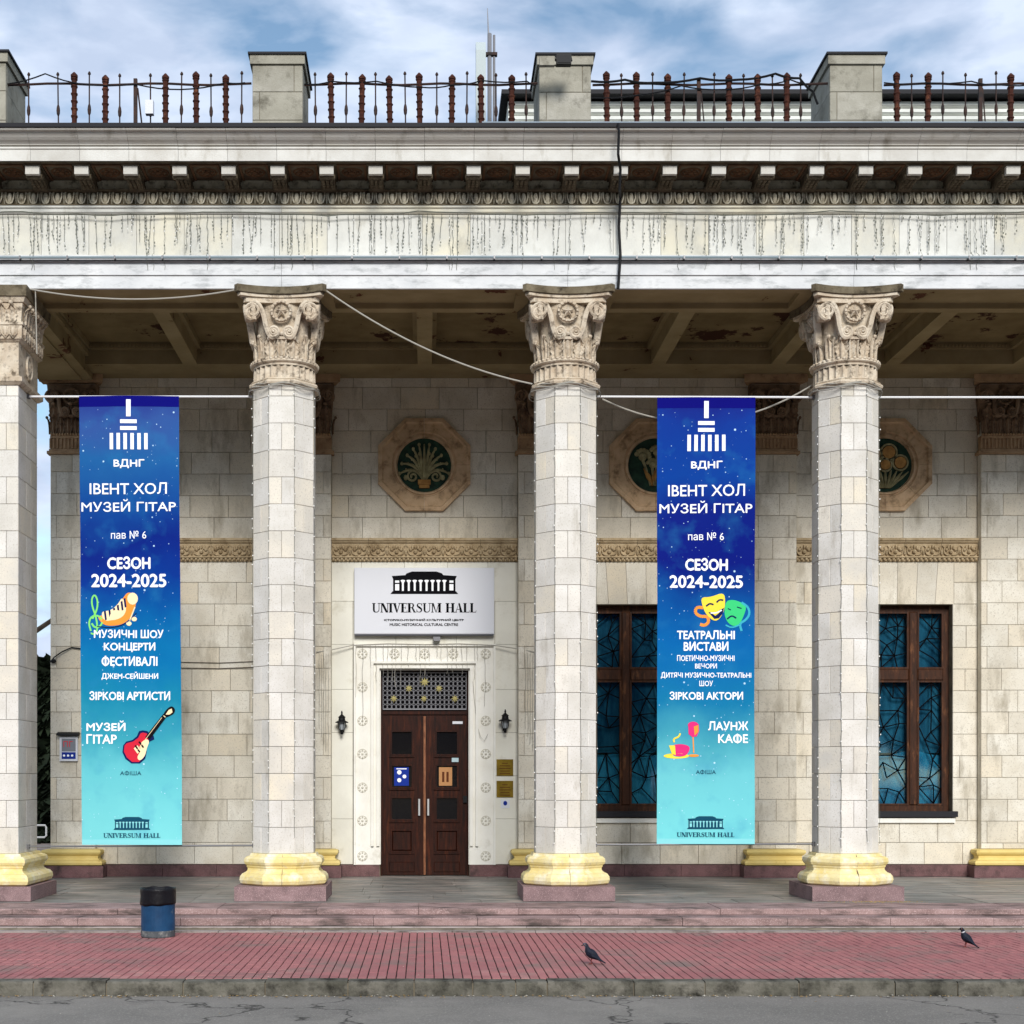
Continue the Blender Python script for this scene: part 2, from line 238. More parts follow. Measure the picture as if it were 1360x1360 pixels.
# ------------------------------------------------------------------ mesh builder
class MB:
    def __init__(s): s.v = []; s.f = []; s.T = None
    def add(s, vs, fs):
        n = len(s.v)
        if s.T is not None: vs = [tuple(s.T @ Vector(v)) for v in vs]
        s.v += [tuple(v) for v in vs]; s.f += [tuple(i+n for i in f) for f in fs]; return s
    def box(s, x0, x1, y0, y1, z0, z1):
        return s.add([(x0,y0,z0),(x1,y0,z0),(x1,y1,z0),(x0,y1,z0),(x0,y0,z1),(x1,y0,z1),(x1,y1,z1),(x0,y1,z1)],
                     [(0,3,2,1),(4,5,6,7),(0,1,5,4),(1,2,6,5),(2,3,7,6),(3,0,4,7)])
    def cbox(s, x0, x1, y0, y1, z0, z1, c=0.012):
        """box with chamfered front edges (front = -y)"""
        c = min(c, (x1-x0)/3, (z1-z0)/3, (y1-y0)*0.9)
        vs = [(x0,y1,z0),(x1,y1,z0),(x1,y1,z1),(x0,y1,z1),(x0,y0+c,z0),(x1,y0+c,z0),(x1,y0+c,z1),(x0,y0+c,z1),(x0+c,y0,z0+c),(x1-c,y0,z0+c),(x1-c,y0,z1-c),(x0+c,y0,z1-c)]
        fs = [(8,9,10,11)]
        for i in range(4):
            j = (i+1) % 4; fs += [(4+i,4+j,8+j,8+i),(i,j,4+j,4+i)]
        fs.append((3,2,1,0))
        return s.add(vs, fs)
    def prism_y(s, poly, y0, y1):      # poly (x,z), extruded along y
        n = len(poly)
        a = sum(poly[i][0]*poly[(i+1)%n][1]-poly[(i+1)%n][0]*poly[i][1] for i in range(n))
        if a < 0: poly = poly[::-1]
        return s.add([(x,y0,z) for x,z in poly]+[(x,y1,z) for x,z in poly], [tuple(range(n)), tuple(range(2*n-1,n-1,-1))]+[(i+n,(i+1)%n+n,(i+1)%n,i) for i in range(n)])
    def prism_x(s, poly, x0, x1):      # poly (y,z), extruded along x
        n = len(poly)
        return s.add([(x0,y,z) for y,z in poly]+[(x1,y,z) for y,z in poly], [tuple(range(n)), tuple(range(2*n-1,n-1,-1))]+[(i,i+n,(i+1)%n+n,(i+1)%n) for i in range(n)])
    def prism_z(s, poly, z0, z1):
        n = len(poly)
        return s.add([(x,y,z0) for x,y in poly]+[(x,y,z1) for x,y in poly], [tuple(range(n-1,-1,-1)), tuple(range(n,2*n))]+[(i,(i+1)%n,(i+1)%n+n,i+n) for i in range(n)])
    def lathe(s, prof, n=24, cx=0, cy=0, off=0.0, rf=None, caps=True):
        vs = []; fs = []
        for (r, z) in prof:
            for k in range(n):
                a = 2*pi*(k+off)/n; q = r*(rf(a) if rf else 1); vs.append((cx+q*cos(a), cy+q*sin(a), z))
        for i in range(len(prof)-1):
            for k in range(n):
                fs.append((i*n+k, i*n+(k+1)%n, (i+1)*n+(k+1)%n, (i+1)*n+k))
        if caps: fs.append(tuple(range(n-1,-1,-1))); fs.append(tuple(range((len(prof)-1)*n, len(prof)*n)))
        return s.add(vs, fs)
    def tube(s, pts, r, n=6, closed=False):
        P = [Vector(p) for p in pts]; m = len(P); vs = []; fs = []
        up = Vector((0,0,1)); prev = None
        for i, p in enumerate(P):
            if closed: d = P[(i+1)%m]-P[i-1]
            else: d = P[min(i+1,m-1)]-P[max(i-1,0)]
            if d.length < 1e-9: d = Vector((0,0,1))
            d.normalize()
            if prev is None:
                u = d.cross(up)
                if u.length < 0.1: u = d.cross(Vector((1,0,0)))
            else: u = prev-d*prev.dot(d)
            u.normalize(); prev = u; vv = d.cross(u); rr = r[i] if isinstance(r, (list,tuple)) else r
            for k in range(n):
                a = 2*pi*k/n; vs.append(tuple(p+u*cos(a)*rr+vv*sin(a)*rr))
        for i in range(m if closed else m-1):
            j = (i+1) % m
            for k in range(n): fs.append((i*n+k, i*n+(k+1)%n, j*n+(k+1)%n, j*n+k))
        if not closed: fs += [tuple(range(n-1,-1,-1)), tuple(range((m-1)*n, m*n))]
        return s.add(vs, fs)
    def ribbon(s, pts, ws, y0, y1, crown=0.0):
        """2-D centreline (x,z) with widths, extruded y0 (back) to y1 (front, smaller y)"""
        m = len(pts); vs = []; fs = []
        for i, (x, z) in enumerate(pts):
            a = pts[max(i-1,0)]; b = pts[min(i+1,m-1)]; dx, dz = b[0]-a[0], b[1]-a[1]; l = math.hypot(dx,dz) or 1
            nx, nz = -dz/l, dx/l; wv = (ws[i] if isinstance(ws,(list,tuple)) else ws)/2
            vs += [(x-nx*wv,y0,z-nz*wv),(x-nx*wv,y1,z-nz*wv),(x,y1-crown,z),(x+nx*wv,y1,z+nz*wv),(x+nx*wv,y0,z+nz*wv)]
        for i in range(m-1):
            for k in range(4): fs.append((i*5+k,(i+1)*5+k,(i+1)*5+k+1,i*5+k+1))
        fs += [(4,3,2,1,0), tuple((m-1)*5+k for k in range(5))]
        return s.add(vs, fs)
    def ball(s, cx, cy, cz, rx, ry, rz, n=8, m=5):
        vs = [(cx,cy,cz-rz)]; fs = []
        for i in range(1,m):
            ph = -pi/2+pi*i/m
            for k in range(n): vs.append((cx+rx*cos(ph)*cos(2*pi*k/n), cy+ry*cos(ph)*sin(2*pi*k/n), cz+rz*sin(ph)))
        vs.append((cx,cy,cz+rz)); t = len(vs)-1
        for k in range(n):
            fs.append((0,1+(k+1)%n,1+k)); fs.append((t,1+(m-2)*n+k,1+(m-2)*n+(k+1)%n))
            for i in range(m-2): fs.append((1+i*n+k,1+i*n+(k+1)%n,1+(i+1)*n+(k+1)%n,1+(i+1)*n+k))
        return s.add(vs, fs)
    def disc(s, cx, cz, r, y, n=20, rz=None):
        rz = rz or r
        return s.add([(cx+r*cos(2*pi*k/n), y, cz+rz*sin(2*pi*k/n)) for k in range(n)], [tuple(range(n))])
    def poly(s, pts, y): return s.add([(x,y,z) for x,z in pts], [tuple(range(len(pts)))])
    def mesh(s, name, m, smooth=False):
        me = bpy.data.meshes.new(name); me.from_pydata(s.v, [], s.f); me.validate(clean_customdata=False)
        if isinstance(m, str): m = MATS[m]
        me.materials.append(m)
        if smooth:
            for p in me.polygons: p.use_smooth = True
        me.update(); return me
    def build(s, name, m, parent=None, loc=(0,0,0), rz=0, smooth=False, kind=None, label=None):
        return link(name, s.mesh(name, m, smooth), parent, loc, rz, kind, label)
def link(name, me, parent=None, loc=(0,0,0), rz=0, kind=None, label=None):
    o = bpy.data.objects.new(name, me); COL.objects.link(o); o.location = loc; o.rotation_euler = (0,0,rz)
    if parent is not None: o.parent = parent
    if kind: o['kind'] = kind
    if label: o['label'] = label
    return o
def tag(o, label, cat, group=None):
    o['label'] = label; o['category'] = cat
    if group: o['group'] = group
    return o
def thing(name, label, cat, loc=(0,0,0), group=None, rz=0):
    o = bpy.data.objects.new(name, None); COL.objects.link(o); o.location = loc; o.rotation_euler = (0,0,rz); o.empty_display_size = 0.1
    return tag(o, label, cat, group)
def copy_tree(o, parent=None):
    c = o.copy(); COL.objects.link(c); c.parent = parent
    for ch in [x for x in KIDS.get(o.name, [])]: copy_tree(ch, c)
    return c
KIDS = {}
def index_kids():
    KIDS.clear()
    for o in bpy.data.objects:
        if o.parent: KIDS.setdefault(o.parent.name, []).append(o)
_tc = {}
def tile(w, h, d, m, c=0.006):
    k = (round(w,3), round(h,3), round(d,3), m)
    if k not in _tc:
        b = MB(); b.cbox(-w/2, w/2, -d, 0, 0, h, c); _tc[k] = b.mesh('stone', m)
    return _tc[k]

# ------------------------------------------------------------------ ground, road, pavement, steps, floor
YF = 4.87           # wall face
ZP = -0.22; ZR = -0.36; YK0, YK1 = -6.50, -6.30; YP1 = -2.05
b = MB(); b.add([(-400,-400,ZR-0.05),(400,-400,ZR-0.05),(400,600,ZR-0.05),(-400,600,ZR-0.05)], [(0,1,2,3)]); b.build('ground', 'soil', kind='structure')
b = MB(); n = 60
b.add([(-60,-60,ZR),(60,-60,ZR),(60,YK0,ZR),(-60,YK0,ZR)], [(0,1,2,3)]); b.build('road', 'asphalt', kind='structure')
pave = MB(); pave.box(-30, 30, YK1, YP1+0.6, ZR-0.04, ZP-0.012); pave = pave.build('pavement', 'paver_joint', kind='structure')
PW, PL = 0.092, 0.205
bricks = []
for ix in range(int(-9/PW), int(11.5/PW)):
    for iy in range(20):
        x = (ix+0.5)*PW; y = YK1+0.004+(iy+0.5)*PL; px = VX+x*F/(y+DCAM)
        vis = -5 < px < 1365
        bricks.append((y if vis else 99, abs(x), x, y))
bricks.sort()
bm_ = MB(); bm_.cbox(-PW/2+0.0052, PW/2-0.0052, -0.0, 0.03, -PL/2+0.001, PL/2-0.001, 0.003)
bm_.v = [(x, z, -y) for x, y, z in bm_.v]; bm_.f = [tuple(f) for f in bm_.f]
bme = bm_.mesh('brick', 'paver_red')
far = MB()
for i, (k, ax, x, y) in enumerate(bricks):
    dz = RND.uniform(-0.002, 0.002)+0.006*sin(x*0.9+y*1.7)*0.5; jx = RND.uniform(-0.0012, 0.0012)
    if i < 300: link('brick', bme, pave, (x+jx, y, ZP+dz), RND.uniform(-0.006, 0.006))
    else:
        far.T = Matrix.Translation((x+jx, y, ZP+dz)); far.add(bm_.v, bm_.f)
far.T = None
# grey strip against the steps is laid as slabs
far.build('brick', 'paver_red', pave, kind='stuff')
x = -9.0
while x < 11:
    l = RND.uniform(0.9, 1.3); b = MB(); b.box(x+0.004, x+l-0.004, YP1-0.09, YP1+0.10, ZP-0.02, ZP+0.01); b.build('slab', 'grey_strip', pave); x += l
# kerb
kerb = MB(); kerb.box(-30, 30, YK0+0.02, YK1, ZR-0.02, ZP-0.02); kerb = kerb.build('kerb', 'mortar', kind='structure')
js = [-200, -60, 44, 141, 243, 352, 462, 550, 628, 685, 727, 842, 936.5, 1061.7, 1189, 1272, 1390, 1500]
for a, c in zip(js, js[1:]):
    x0, x1 = X(a, YK0)+0.006, X(c, YK0)-0.006; h = ZP+RND.uniform(-0.006, 0.008)
    q = 0.022; jy = RND.uniform(-0.012, 0.008)
    prof = [(YK1-0.002, ZR-0.02),(YK0+jy, ZR-0.02),(YK0+jy+0.004, h-q),(YK0+jy+q*0.4, h-q*0.35),(YK0+jy+q*1.3, h),(YK1-0.002, h)]
    MB().prism_x(prof, x0, x1).build('kerb_stone', 'kerb_concrete', kerb)
# steps
steps = MB(); steps.box(-30, 30, -1.9, -0.3, ZR-0.05, -0.20); steps = steps.build('entrance_steps', 'mortar', kind='structure')
def course(joints, y0, y1, z0, z1, nm='step_stone', m='step_granite', parent=None, dj=0.003, jit=0.006):
    for a, c in zip(joints, joints[1:]):
        j = RND.uniform(-jit, jit); k = RND.uniform(-jit*0.6, jit*0.6); q = 0.012
        prof = [(y1, z0),(y0+j, z0),(y0+j, z1+k-q),(y0+j+q, z1+k),(y1, z1+k)]
        MB().prism_x(prof, a+dj, c-dj).build(nm, m, parent)
course([X(p,-1.35) for p in (-330,-190,-60,16,156,288,420,556,689,821,957,1089,1355,1490)], -1.35, -0.45, -0.075, 0.0, parent=steps)
course([X(p,-1.72) for p in (-330,-200,-40,104,240,359,496,634,771,906,1045,1182,1319,1460)], -1.75, -1.34, -0.178, -0.082, parent=steps)
course([X(p,-1.9) for p in (-330,-150,20,190,330,520,700,850,1010,1190,1360,1500)], -1.84, -1.5, ZP-0.03, -0.186, parent=steps, m='grey_strip')
fl = MB(); fl.box(-30, 30, -0.45, 12, -0.3, -0.012); fl = fl.build('portico_floor', 'mortar', kind='structure')
y = -0.448; r = 0
while y < 5.0:
    d = (0.62, 0.75, 0.55, 0.8, 0.68)[r % 5]; x = -9.5+RND.uniform(0, 0.8)
    while x < 11.5:
        l = RND.uniform(0.9, 1.5)
        MB().box(x+0.003, x+l-0.003, y+0.003, y+d-0.003, -0.05, RND.uniform(-0.006, -0.001)).build('floor_slab', 'slate_floor', fl); x += l
    y += d; r += 1

# ------------------------------------------------------------------ ornament helpers
def spiral(cx, cz, r0, r1, a0, turns, n=26):
    return [(cx+(r0+(r1-r0)*i/n)*cos(a0+2*pi*turns*i/n), cz+(r0+(r1-r0)*i/n)*sin(a0+2*pi*turns*i/n)) for i in range(n+1)]
def scroll_pair(mb, hw, zt, zb, y, d=0.10, rv=0.105, ri=0.075, xi=0.105, w=0.055):
    """two S scrolls mirrored about x=0: big volutes outside at the top, small ones inside below"""
    for s in (-1, 1):
        cx, cz = s*(hw), zt; ix, iz = s*xi, zb+ri
        big = spiral(0, 0, 0.02, rv, pi*0.1, 2.0, 34)
        last = big[-1]
        pts = []
        outv = [(cx - s*p[0], cz+p[1]) for p in spiral(0, 0, 0.018, rv, -pi*0.55, 2.05, 34)]
        # outer volute ends at top heading inwards
        end = [(cx - s*rv*cos(t), cz+rv*sin(t)) for t in (pi*0.62, pi*0.5, pi*0.36, pi*0.2)]
        inv = [(ix + s*p[0], iz+p[1]) for p in spiral(0, 0, ri, 0.015, -pi*0.30, -1.9, 30)]
        mid = []
        a = end[-1]; c = inv[0]
        for k in range(1, 8):
            t = k/8; mid.append((a[0]+(c[0]-a[0])*t - s*0.012*sin(pi*2*t), a[1]+(c[1]-a[1])*t))
        path = outv+end[1:]+mid+inv
        n = len(path); ws = []
        for i in range(n):
            if i < 34: ws.append(w*(0.35+0.5*i/34))
            elif i > n-30: ws.append(w*(0.35+0.6*(n-i)/30))
            else: ws.append(w*1.15)
        mb.ribbon(path, ws, y, y-d, crown=0.014)
        for q, rr in (((cx,cz), rv*0.9), ((ix,iz), ri*0.9)):
            mb.prism_y([(q[0]+rr*cos(t*pi/8), q[1]+rr*sin(t*pi/8)) for t in range(16)], y-d*0.45, y)
            mb.ball(q[0], y-d, q[1], 0.02, 0.02, 0.02, 6, 4)
    mb.ribbon([(-xi-0.02, zb+0.004),(0, zb-0.004),(xi+0.02, zb+0.004)], 0.035, y, y-d*0.9)
def star_wreath(mb, cz, y, r=0.10):
    vs = [(0, y-0.075, cz)]; fs = []
    for k in range(10):
        a = pi/2+2*pi*k/10; rr = r if k % 2 == 0 else r*0.42; vs.append((rr*cos(a), y-0.02, cz+rr*sin(a)))
    for k in range(10): fs.append((0, 1+(k+1)%10, 1+k))
    mb.add(vs, fs)
    mb.tube([(1.32*r*cos(t*pi/10), y-0.03, cz+1.32*r*sin(t*pi/10)) for t in range(20)], 0.022, 5, closed=True)
    for k in range(16):
        a = 2*pi*k/16; mb.ball(1.32*r*cos(a), y-0.05, cz+1.32*r*sin(a), 0.02, 0.02, 0.02, 5, 3)
def leaf(mb, T, h, w, curl=0.10):
    """acanthus leaf standing up z, outward = -y"""
    old = mb.T; mb.T = T if old is None else old @ T
    n = 9; vs = []; fs = []
    for i in range(n+1):
        t = i/n; ww = w/2*(0.62+0.5*sin(pi*min(t*1.1,1)))*(1-0.75*max(0,t-0.72)/0.28)*(1.0 if i % 2 == 0 else 0.78)
        zz = h*(t-0.10*max(0,t-0.8)/0.2); yy = -0.015-curl*t**3
        for k, u in enumerate((-1,-0.5,0,0.5,1)):
            vs.append((ww*u, yy-(0.030 if k == 2 else (-0.004 if k in (1,3) else 0.012)), zz-(0.02 if k in (0,4) else 0)))
    for i in range(n):
        for k in range(4): fs.append((i*5+k, i*5+k+1, (i+1)*5+k+1, (i+1)*5+k))
    mb.add(vs, fs)
    mb.ball(0, -0.015-curl-0.01, h*0.93, w*0.22, 0.028, 0.028, 6, 4)
    mb.T = old

# ------------------------------------------------------------------ octagonal columns
AP = 0.426; RO = AP/cos(pi/8); FW = 2*AP*math.tan(pi/8); CH = 0.377
def octpoly(ap): 
    r = ap/cos(pi/8); return [(r*cos(pi/8+k*pi/4), r*sin(pi/8+k*pi/4)) for k in range(8)]
COLZ0, COLZ1, SOF = 0.645, 7.22, 8.55
def column(x, label):
    t = thing('column', label, 'column', (x, AP, 0), 'octagonal stone columns along the portico front')
    MB().prism_z([(-0.635,-0.635),(0.635,-0.635),(0.635,0.635),(-0.635,0.635)], 0.0, 0.20).build('plinth', 'granite', t)
    prof = [(0.55,0.20),(0.595,0.225),(0.612,0.27),(0.605,0.32),(0.575,0.36),(0.535,0.375),(0.505,0.405),(0.500,0.435),(0.515,0.458),(0.515,0.475),(0.535,0.49),(0.552,0.525),(0.545,0.57),(0.515,0.598),(0.475,0.607),(0.462,0.645)]
    bb = MB(); bb.lathe([(a/cos(pi/8), z) for a, z in prof], 8, off=0.5)
    # joint down the middle
    bb.build('base', 'yellow_paint', t)
    for k, j in enumerate((0,)):
        MB().prism_x([(-0.616,0.21),(-0.6165,0.30),(-0.60,0.36),(-0.50,0.44),(-0.56,0.53),(-0.47,0.64),(-0.44,0.64),(-0.44,0.21)], 0.018, 0.021).build('joint', 'mortar', t)
    MB().prism_z(octpoly(AP-0.03), COLZ0, COLZ1).build('core', 'mortar', t)
    zs = [COLZ0]; z = 7.046-17*CH
    for k in range(17): zs.append(7.046-(16-k)*CH)
    zs.append(COLZ1)
    hid = MB()
    for r, (z0, z1) in enumerate(zip(zs, zs[1:])):
        h = z1-z0-0.005
        for fidx in range(8):
            a = fidx*pi/4               # facet normal angle measured from -y, turning to +x
            nx, ny = sin(a), -cos(a); tx, ty = cos(a), sin(a)
            split = (fidx+r) % 2 == 1
            ws = [(-FW/4, FW/2),(FW/4, FW/2)] if split else [(0, FW)]
            for (u, wd) in ws:
                d = 0.030+RND.uniform(-0.002, 0.002)
                px_, py_ = nx*(AP-0.030)+tx*u, ny*(AP-0.030)+ty*u
                if fidx in (3,4,5):
                    hid.T = Matrix.Translation((px_, py_, z0+0.0025)) @ Matrix.Rotation(a, 4, 'Z'); hid.cbox(-wd/2+0.002, wd/2-0.002, -d, 0, 0, h, 0.004)
                else:
                    link('stone', tile(wd-0.004, h, d, 'column_stone', 0.005), t, (px_, py_, z0+0.0025), a)
    hid.T = None; hid.build('stone', 'column_stone', t, kind='stuff')
    capital(t)
    # light wire with small bulbs down three corners
    wl = MB(); wb = MB()
    for ang in (-3, -1, 1, 3):
        a = ang*pi/8; xx, yy = (RO+0.012)*sin(a), -(RO+0.012)*cos(a)
        pts = []; z = 7.2
        while z > 0.72:
            jx = RND.uniform(-0.006, 0.006); pts.append((xx+jx, yy, z))
            if RND.random() < 0.62: wb.ball(xx+jx*2, yy-0.012, z, 0.009, 0.009, 0.011, 5, 3)
            z -= RND.uniform(0.10, 0.17)
        wl.tube(pts, 0.0035, 3)
    s = thing('light_string', 'thin bulb wires on the '+label.replace('octagonal stone ',''), 'string lights', (x, AP, 0), 'light wires on the columns')
    wl.build('wire', 'wire_green', s); wb.build('bulb', 'led_white', s, kind='stuff')
    # tangled wire at the neck
    tw = MB()
    for k in range(3):
        tw.tube([((0.49+0.01*k)*sin(2*pi*q/24), -(0.49+0.01*k)*cos(2*pi*q/24), 7.225-0.03*k+0.02*sin(q*1.3+k)) for q in range(24)], 0.008, 4, closed=True)
    tag(tw.build('cable_loop', 'cable_grey', None, (x, AP, 0)), 'cable loops round the '+label.replace('octagonal stone ',''), 'cable', 'cables round the column necks')
    return t
def capital(t):
    Z0 = 7.205
    c = MB()
    c.lathe([(a/cos(pi/8), z+Z0) for a, z in [(0.44,0.0),(0.475,0.012),(0.485,0.04),(0.47,0.062),(0.445,0.07),(0.455,0.085),(0.43,0.105)]], 8, off=0.5)
    c.build('astragal', 'carved_stone', t)
    c = MB()                       # fluted neck
    NF = 28
    def rf(a): return 1-0.075*(0.5+0.5*cos(a*NF))**0.6
    c.lathe([(0.442,Z0+0.10),(0.442,Z0+0.28)], NF*8, rf=rf, caps=False)
    c.lathe([(0.442,Z0+0.28),(0.445,Z0+0.31),(0.47,Z0+0.32),(0.485,Z0+0.335),(0.47,Z0+0.36),(0.42,Z0+0.37)], 48, caps=False)
    for k in range(40):
        a = 2*pi*k/40; c.ball(0.465*cos(a), 0.465*sin(a), Z0+0.365, 0.03, 0.03, 0.022, 6, 4)
    c.build('fluted_neck', 'carved_stone', t)
    c = MB()                       # bell with leaves
    c.lathe([(0.40,Z0+0.34),(0.385,Z0+0.55),(0.40,Z0+0.75),(0.43,Z0+0.95),(0.47,Z0+1.16)], 24)
    for k in range(16):
        a = 2*pi*k/16
        leaf(c, Matrix.Rotation(a, 4, 'Z') @ Matrix.Translation((0,-0.385,Z0+0.37)), 0.30 if k % 2 else 0.36, 0.15, 0.05)
    for k in range(8):
        a = 2*pi*(k+0.5)/8
        leaf(c, Matrix.Rotation(a, 4, 'Z') @ Matrix.Translation((0,-0.385,Z0+0.44)), 0.30 if k % 2 else 0.24, 0.18, 0.09 if k % 2 else 0.05)
    for k in range(24):            # drooping beads between the leaves
        a = 2*pi*(k+0.5)/24; c.tube([(0.425*sin(a), -0.425*cos(a), Z0+0.40),(0.435*sin(a), -0.435*cos(a), Z0+0.60),(0.45*sin(a+0.06), -0.45*cos(a+0.06), Z0+0.68)], 0.011, 4)
    c.build('bell', 'carved_stone', t)
    c = MB()
    for k in range(4):
        Sh = Matrix.Identity(4); Sh[1][2] = -0.13; Sh[1][3] = 0.13*(Z0+1.02)
        c.T = Matrix.Rotation(k*pi/2, 4, 'Z') @ Sh
        scroll_pair(c, 0.395, Z0+1.01, Z0+0.65, -0.43, 0.085, rv=0.118, ri=0.080, xi=0.108, w=0.056)
    c.T = None; c.build('volute', 'carved_stone', t)
    c = MB()
    for k in range(4):
        c.T = Matrix.Rotation(k*pi/2, 4, 'Z'); star_wreath(c, Z0+1.01, -0.45)
    c.T = None; c.build('star', 'carved_stone', t)
    def concave(hw, sag, ch=0.05, n=10):
        pts = []
        for k in range(4):
            R = Matrix.Rotation(k*pi/2, 3, 'Z')
            for i in range(n+1):
                u = -1+2*i/n; pts.append(tuple((R @ Vector((u*(hw-ch), -(hw)+sag*(1-u*u), 0))).xy))
        return pts
    for nm, lo, hi, hw, sag, m in (('abacus', Z0+1.245, Z0+1.343, 0.64, 0.13, 'weathered_stone'), ('abacus_fillet', Z0+1.20, Z0+1.243, 0.60, 0.12, 'carved_stone'), ('abacus_fillet', Z0+1.13, Z0+1.198, 0.53, 0.07, 'carved_stone')):
        MB().prism_z(concave(hw, sag), lo, hi).build(nm, m, t)
column(-2.0, 'octagonal stone column just left of the entrance doors')
column(2.0, 'octagonal stone column between the doors and theatre banner')
column(6.0, 'octagonal stone column between theatre banner and last window')

# ------------------------------------------------------------------ square corner pillar
PX0, PX1, PD = -6.63, -5.68, 0.97
t = thing('corner_pillar', 'square stone corner pillar at the left end of the portico', 'pillar', ((PX0+PX1)/2, PD/2, 0))
ax, ay = (PX1-PX0)/2, PD/2
MB().box(-ax-0.23, ax+0.23, -ay-0.21, ay+0.21, 0, 0.20).build('plinth', 'granite', t)
bb = MB()
prof = [(0.12,0.20),(0.17,0.225),(0.187,0.27),(0.18,0.32),(0.15,0.36),(0.11,0.375),(0.08,0.405),(0.075,0.435),(0.09,0.458),(0.09,0.475),(0.11,0.49),(0.127,0.525),(0.12,0.57),(0.09,0.598),(0.05,0.607),(0.037,0.645)]
vs = []; fs = []
for d, z in prof: vs += [(-ax-d,-ay-d,z),(ax+d,-ay-d,z),(ax+d,ay+d,z),(-ax-d,ay+d,z)]
for i in range(len(prof)-1):
    for k in range(4): fs.append((i*4+k,i*4+(k+1)%4,(i+1)*4+(k+1)%4,(i+1)*4+k))
fs.append(tuple((len(prof)-1)*4+k for k in range(4)))
bb.add(vs, fs); bb.build('base', 'yellow_paint', t)
MB().box(-ax+0.03, ax-0.03, -ay+0.03, ay-0.03, 0.645, 8.5).build('core', 'mortar', t)
zs = [0.645]+[7.046-(16-k)*CH for k in range(17)]+[7.2]
for r, (z0, z1) in enumerate(zip(zs, zs[1:])):
    h = z1-z0-0.005
    cuts = [-ax, -ax+0.45, ax-0.17, ax] if r % 2 else [-ax, 0.05, ax]
    for a, c in zip(cuts, cuts[1:]): link('stone', tile(c-a-0.005, h, 0.03, 'column_stone', 0.005), t, ((a+c)/2, -ay+0.03, z0+0.0025))
    cuts = [-ay, -ay+0.4, ay] if r % 2 else [-ay, 0.15, ay]
    for a, c in zip(cuts, cuts[1:]):
        link('stone', tile(c-a-0.005, h, 0.03, 'column_stone', 0.005), t, (ax-0.03, (a+c)/2, z0+0.0025), pi/2)
    link('stone', tile(2*ay-0.005, h, 0.03, 'column_stone', 0.005), t, (-ax+0.03, 0, z0+0.0025), -pi/2)
    link('stone', tile(2*ax-0.005, h, 0.03, 'column_stone', 0.005), t, (0, ay-0.03, z0+0.0025), pi)
def ring(d0, z0, z1, d1=None, nm='moulding', m='carved_stone', tt=t):
    d1 = d0 if d1 is None else d1; q = MB()
    q.add([(-ax-d0,-ay-d0,z0),(ax+d0,-ay-d0,z0),(ax+d0,ay+d0,z0),(-ax-d0,ay+d0,z0),(-ax-d1,-ay-d1,z1),(ax+d1,-ay-d1,z1),(ax+d1,ay+d1,z1),(-ax-d1,ay+d1,z1)],
          [(0,3,2,1),(4,5,6,7),(0,1,5,4),(1,2,6,5),(2,3,7,6),(3,0,4,7)]); return q.build(nm, m, tt)
ring(0.02,7.2,7.24,0.07); ring(0.07,7.241,7.30); ring(0.055,7.301,7.34,0.0); ring(0.005,7.341,7.80,0.005,'capital_block'); 
ring(0.02,7.801,7.83,0.05); ring(0.06,7.831,8.02,0.07,'carved_band'); ring(0.085,8.021,8.06,0.085); ring(0.05,8.061,8.33,0.08,'leaf_band'); ring(0.10,8.331,8.40,0.13); ring(0.15,8.401,8.549,0.16,'abacus','weathered_stone')
q = MB()
for side in range(4):
    hw, dd = (ax, ay) if side % 2 == 0 else (ay, ax)
    R = Matrix.Rotation(side*pi/2, 4, 'Z')
    q.T = R
    for k in range(7):
        u = -hw+hw*2*(k+0.5)/7
        leaf(q, Matrix.Translation((u, -dd-0.05, 8.06)), 0.27, 0.14, 0.07)
    for k in range(9):
        u = -hw+hw*2*(k+0.5)/9
        q.T = R; q.ball(u, -dd-0.075, 7.93, 0.036, 0.03, 0.07, 6, 5); q.tube([(u-0.055,-dd-0.075,8.01),(u-0.05,-dd-0.08,7.9),(u,-dd-0.08,7.84),(u+0.05,-dd-0.08,7.9),(u+0.055,-dd-0.075,8.01)], 0.012, 4)
q.T = None; q.build('carving', 'carved_stone', t)
q = MB(); q.T = Matrix.Rotation(pi/2, 4, 'Z'); q.tube([(0.13*cos(k*pi/8), -ax-0.02, 7.57+0.17*sin(k*pi/8)) for k in range(16)], 0.022, 5, closed=True)
q.ball(0, -ax-0.01, 7.57, 0.07, 0.035, 0.11, 8, 6); q.T = None; q.build('medallion', 'carved_stone', t)

# ------------------------------------------------------------------ rear wall, pilasters
TL = 0.667
PIL = [-6.08, -2.0, 2.0, 6.04, 9.99]; PHW = 0.383; YPF = 4.70
WINS = [4.02, 8.05]; WHW = 1.13; WZ0, WZ1 = Z(1085, YF), 4.73
wall = thing('portico_wall', 'pale limestone block rear wall of the portico behind the columns', 'wall', (0, YF, 0))
XW0, XW1 = -6.45, 12.2
wc = MB(); YB = 0.03
def wbox(mb, x0, x1, z0, z1, y0=YB, y1=0.55): mb.box(x0, x1, y0, y1, z0, z1)
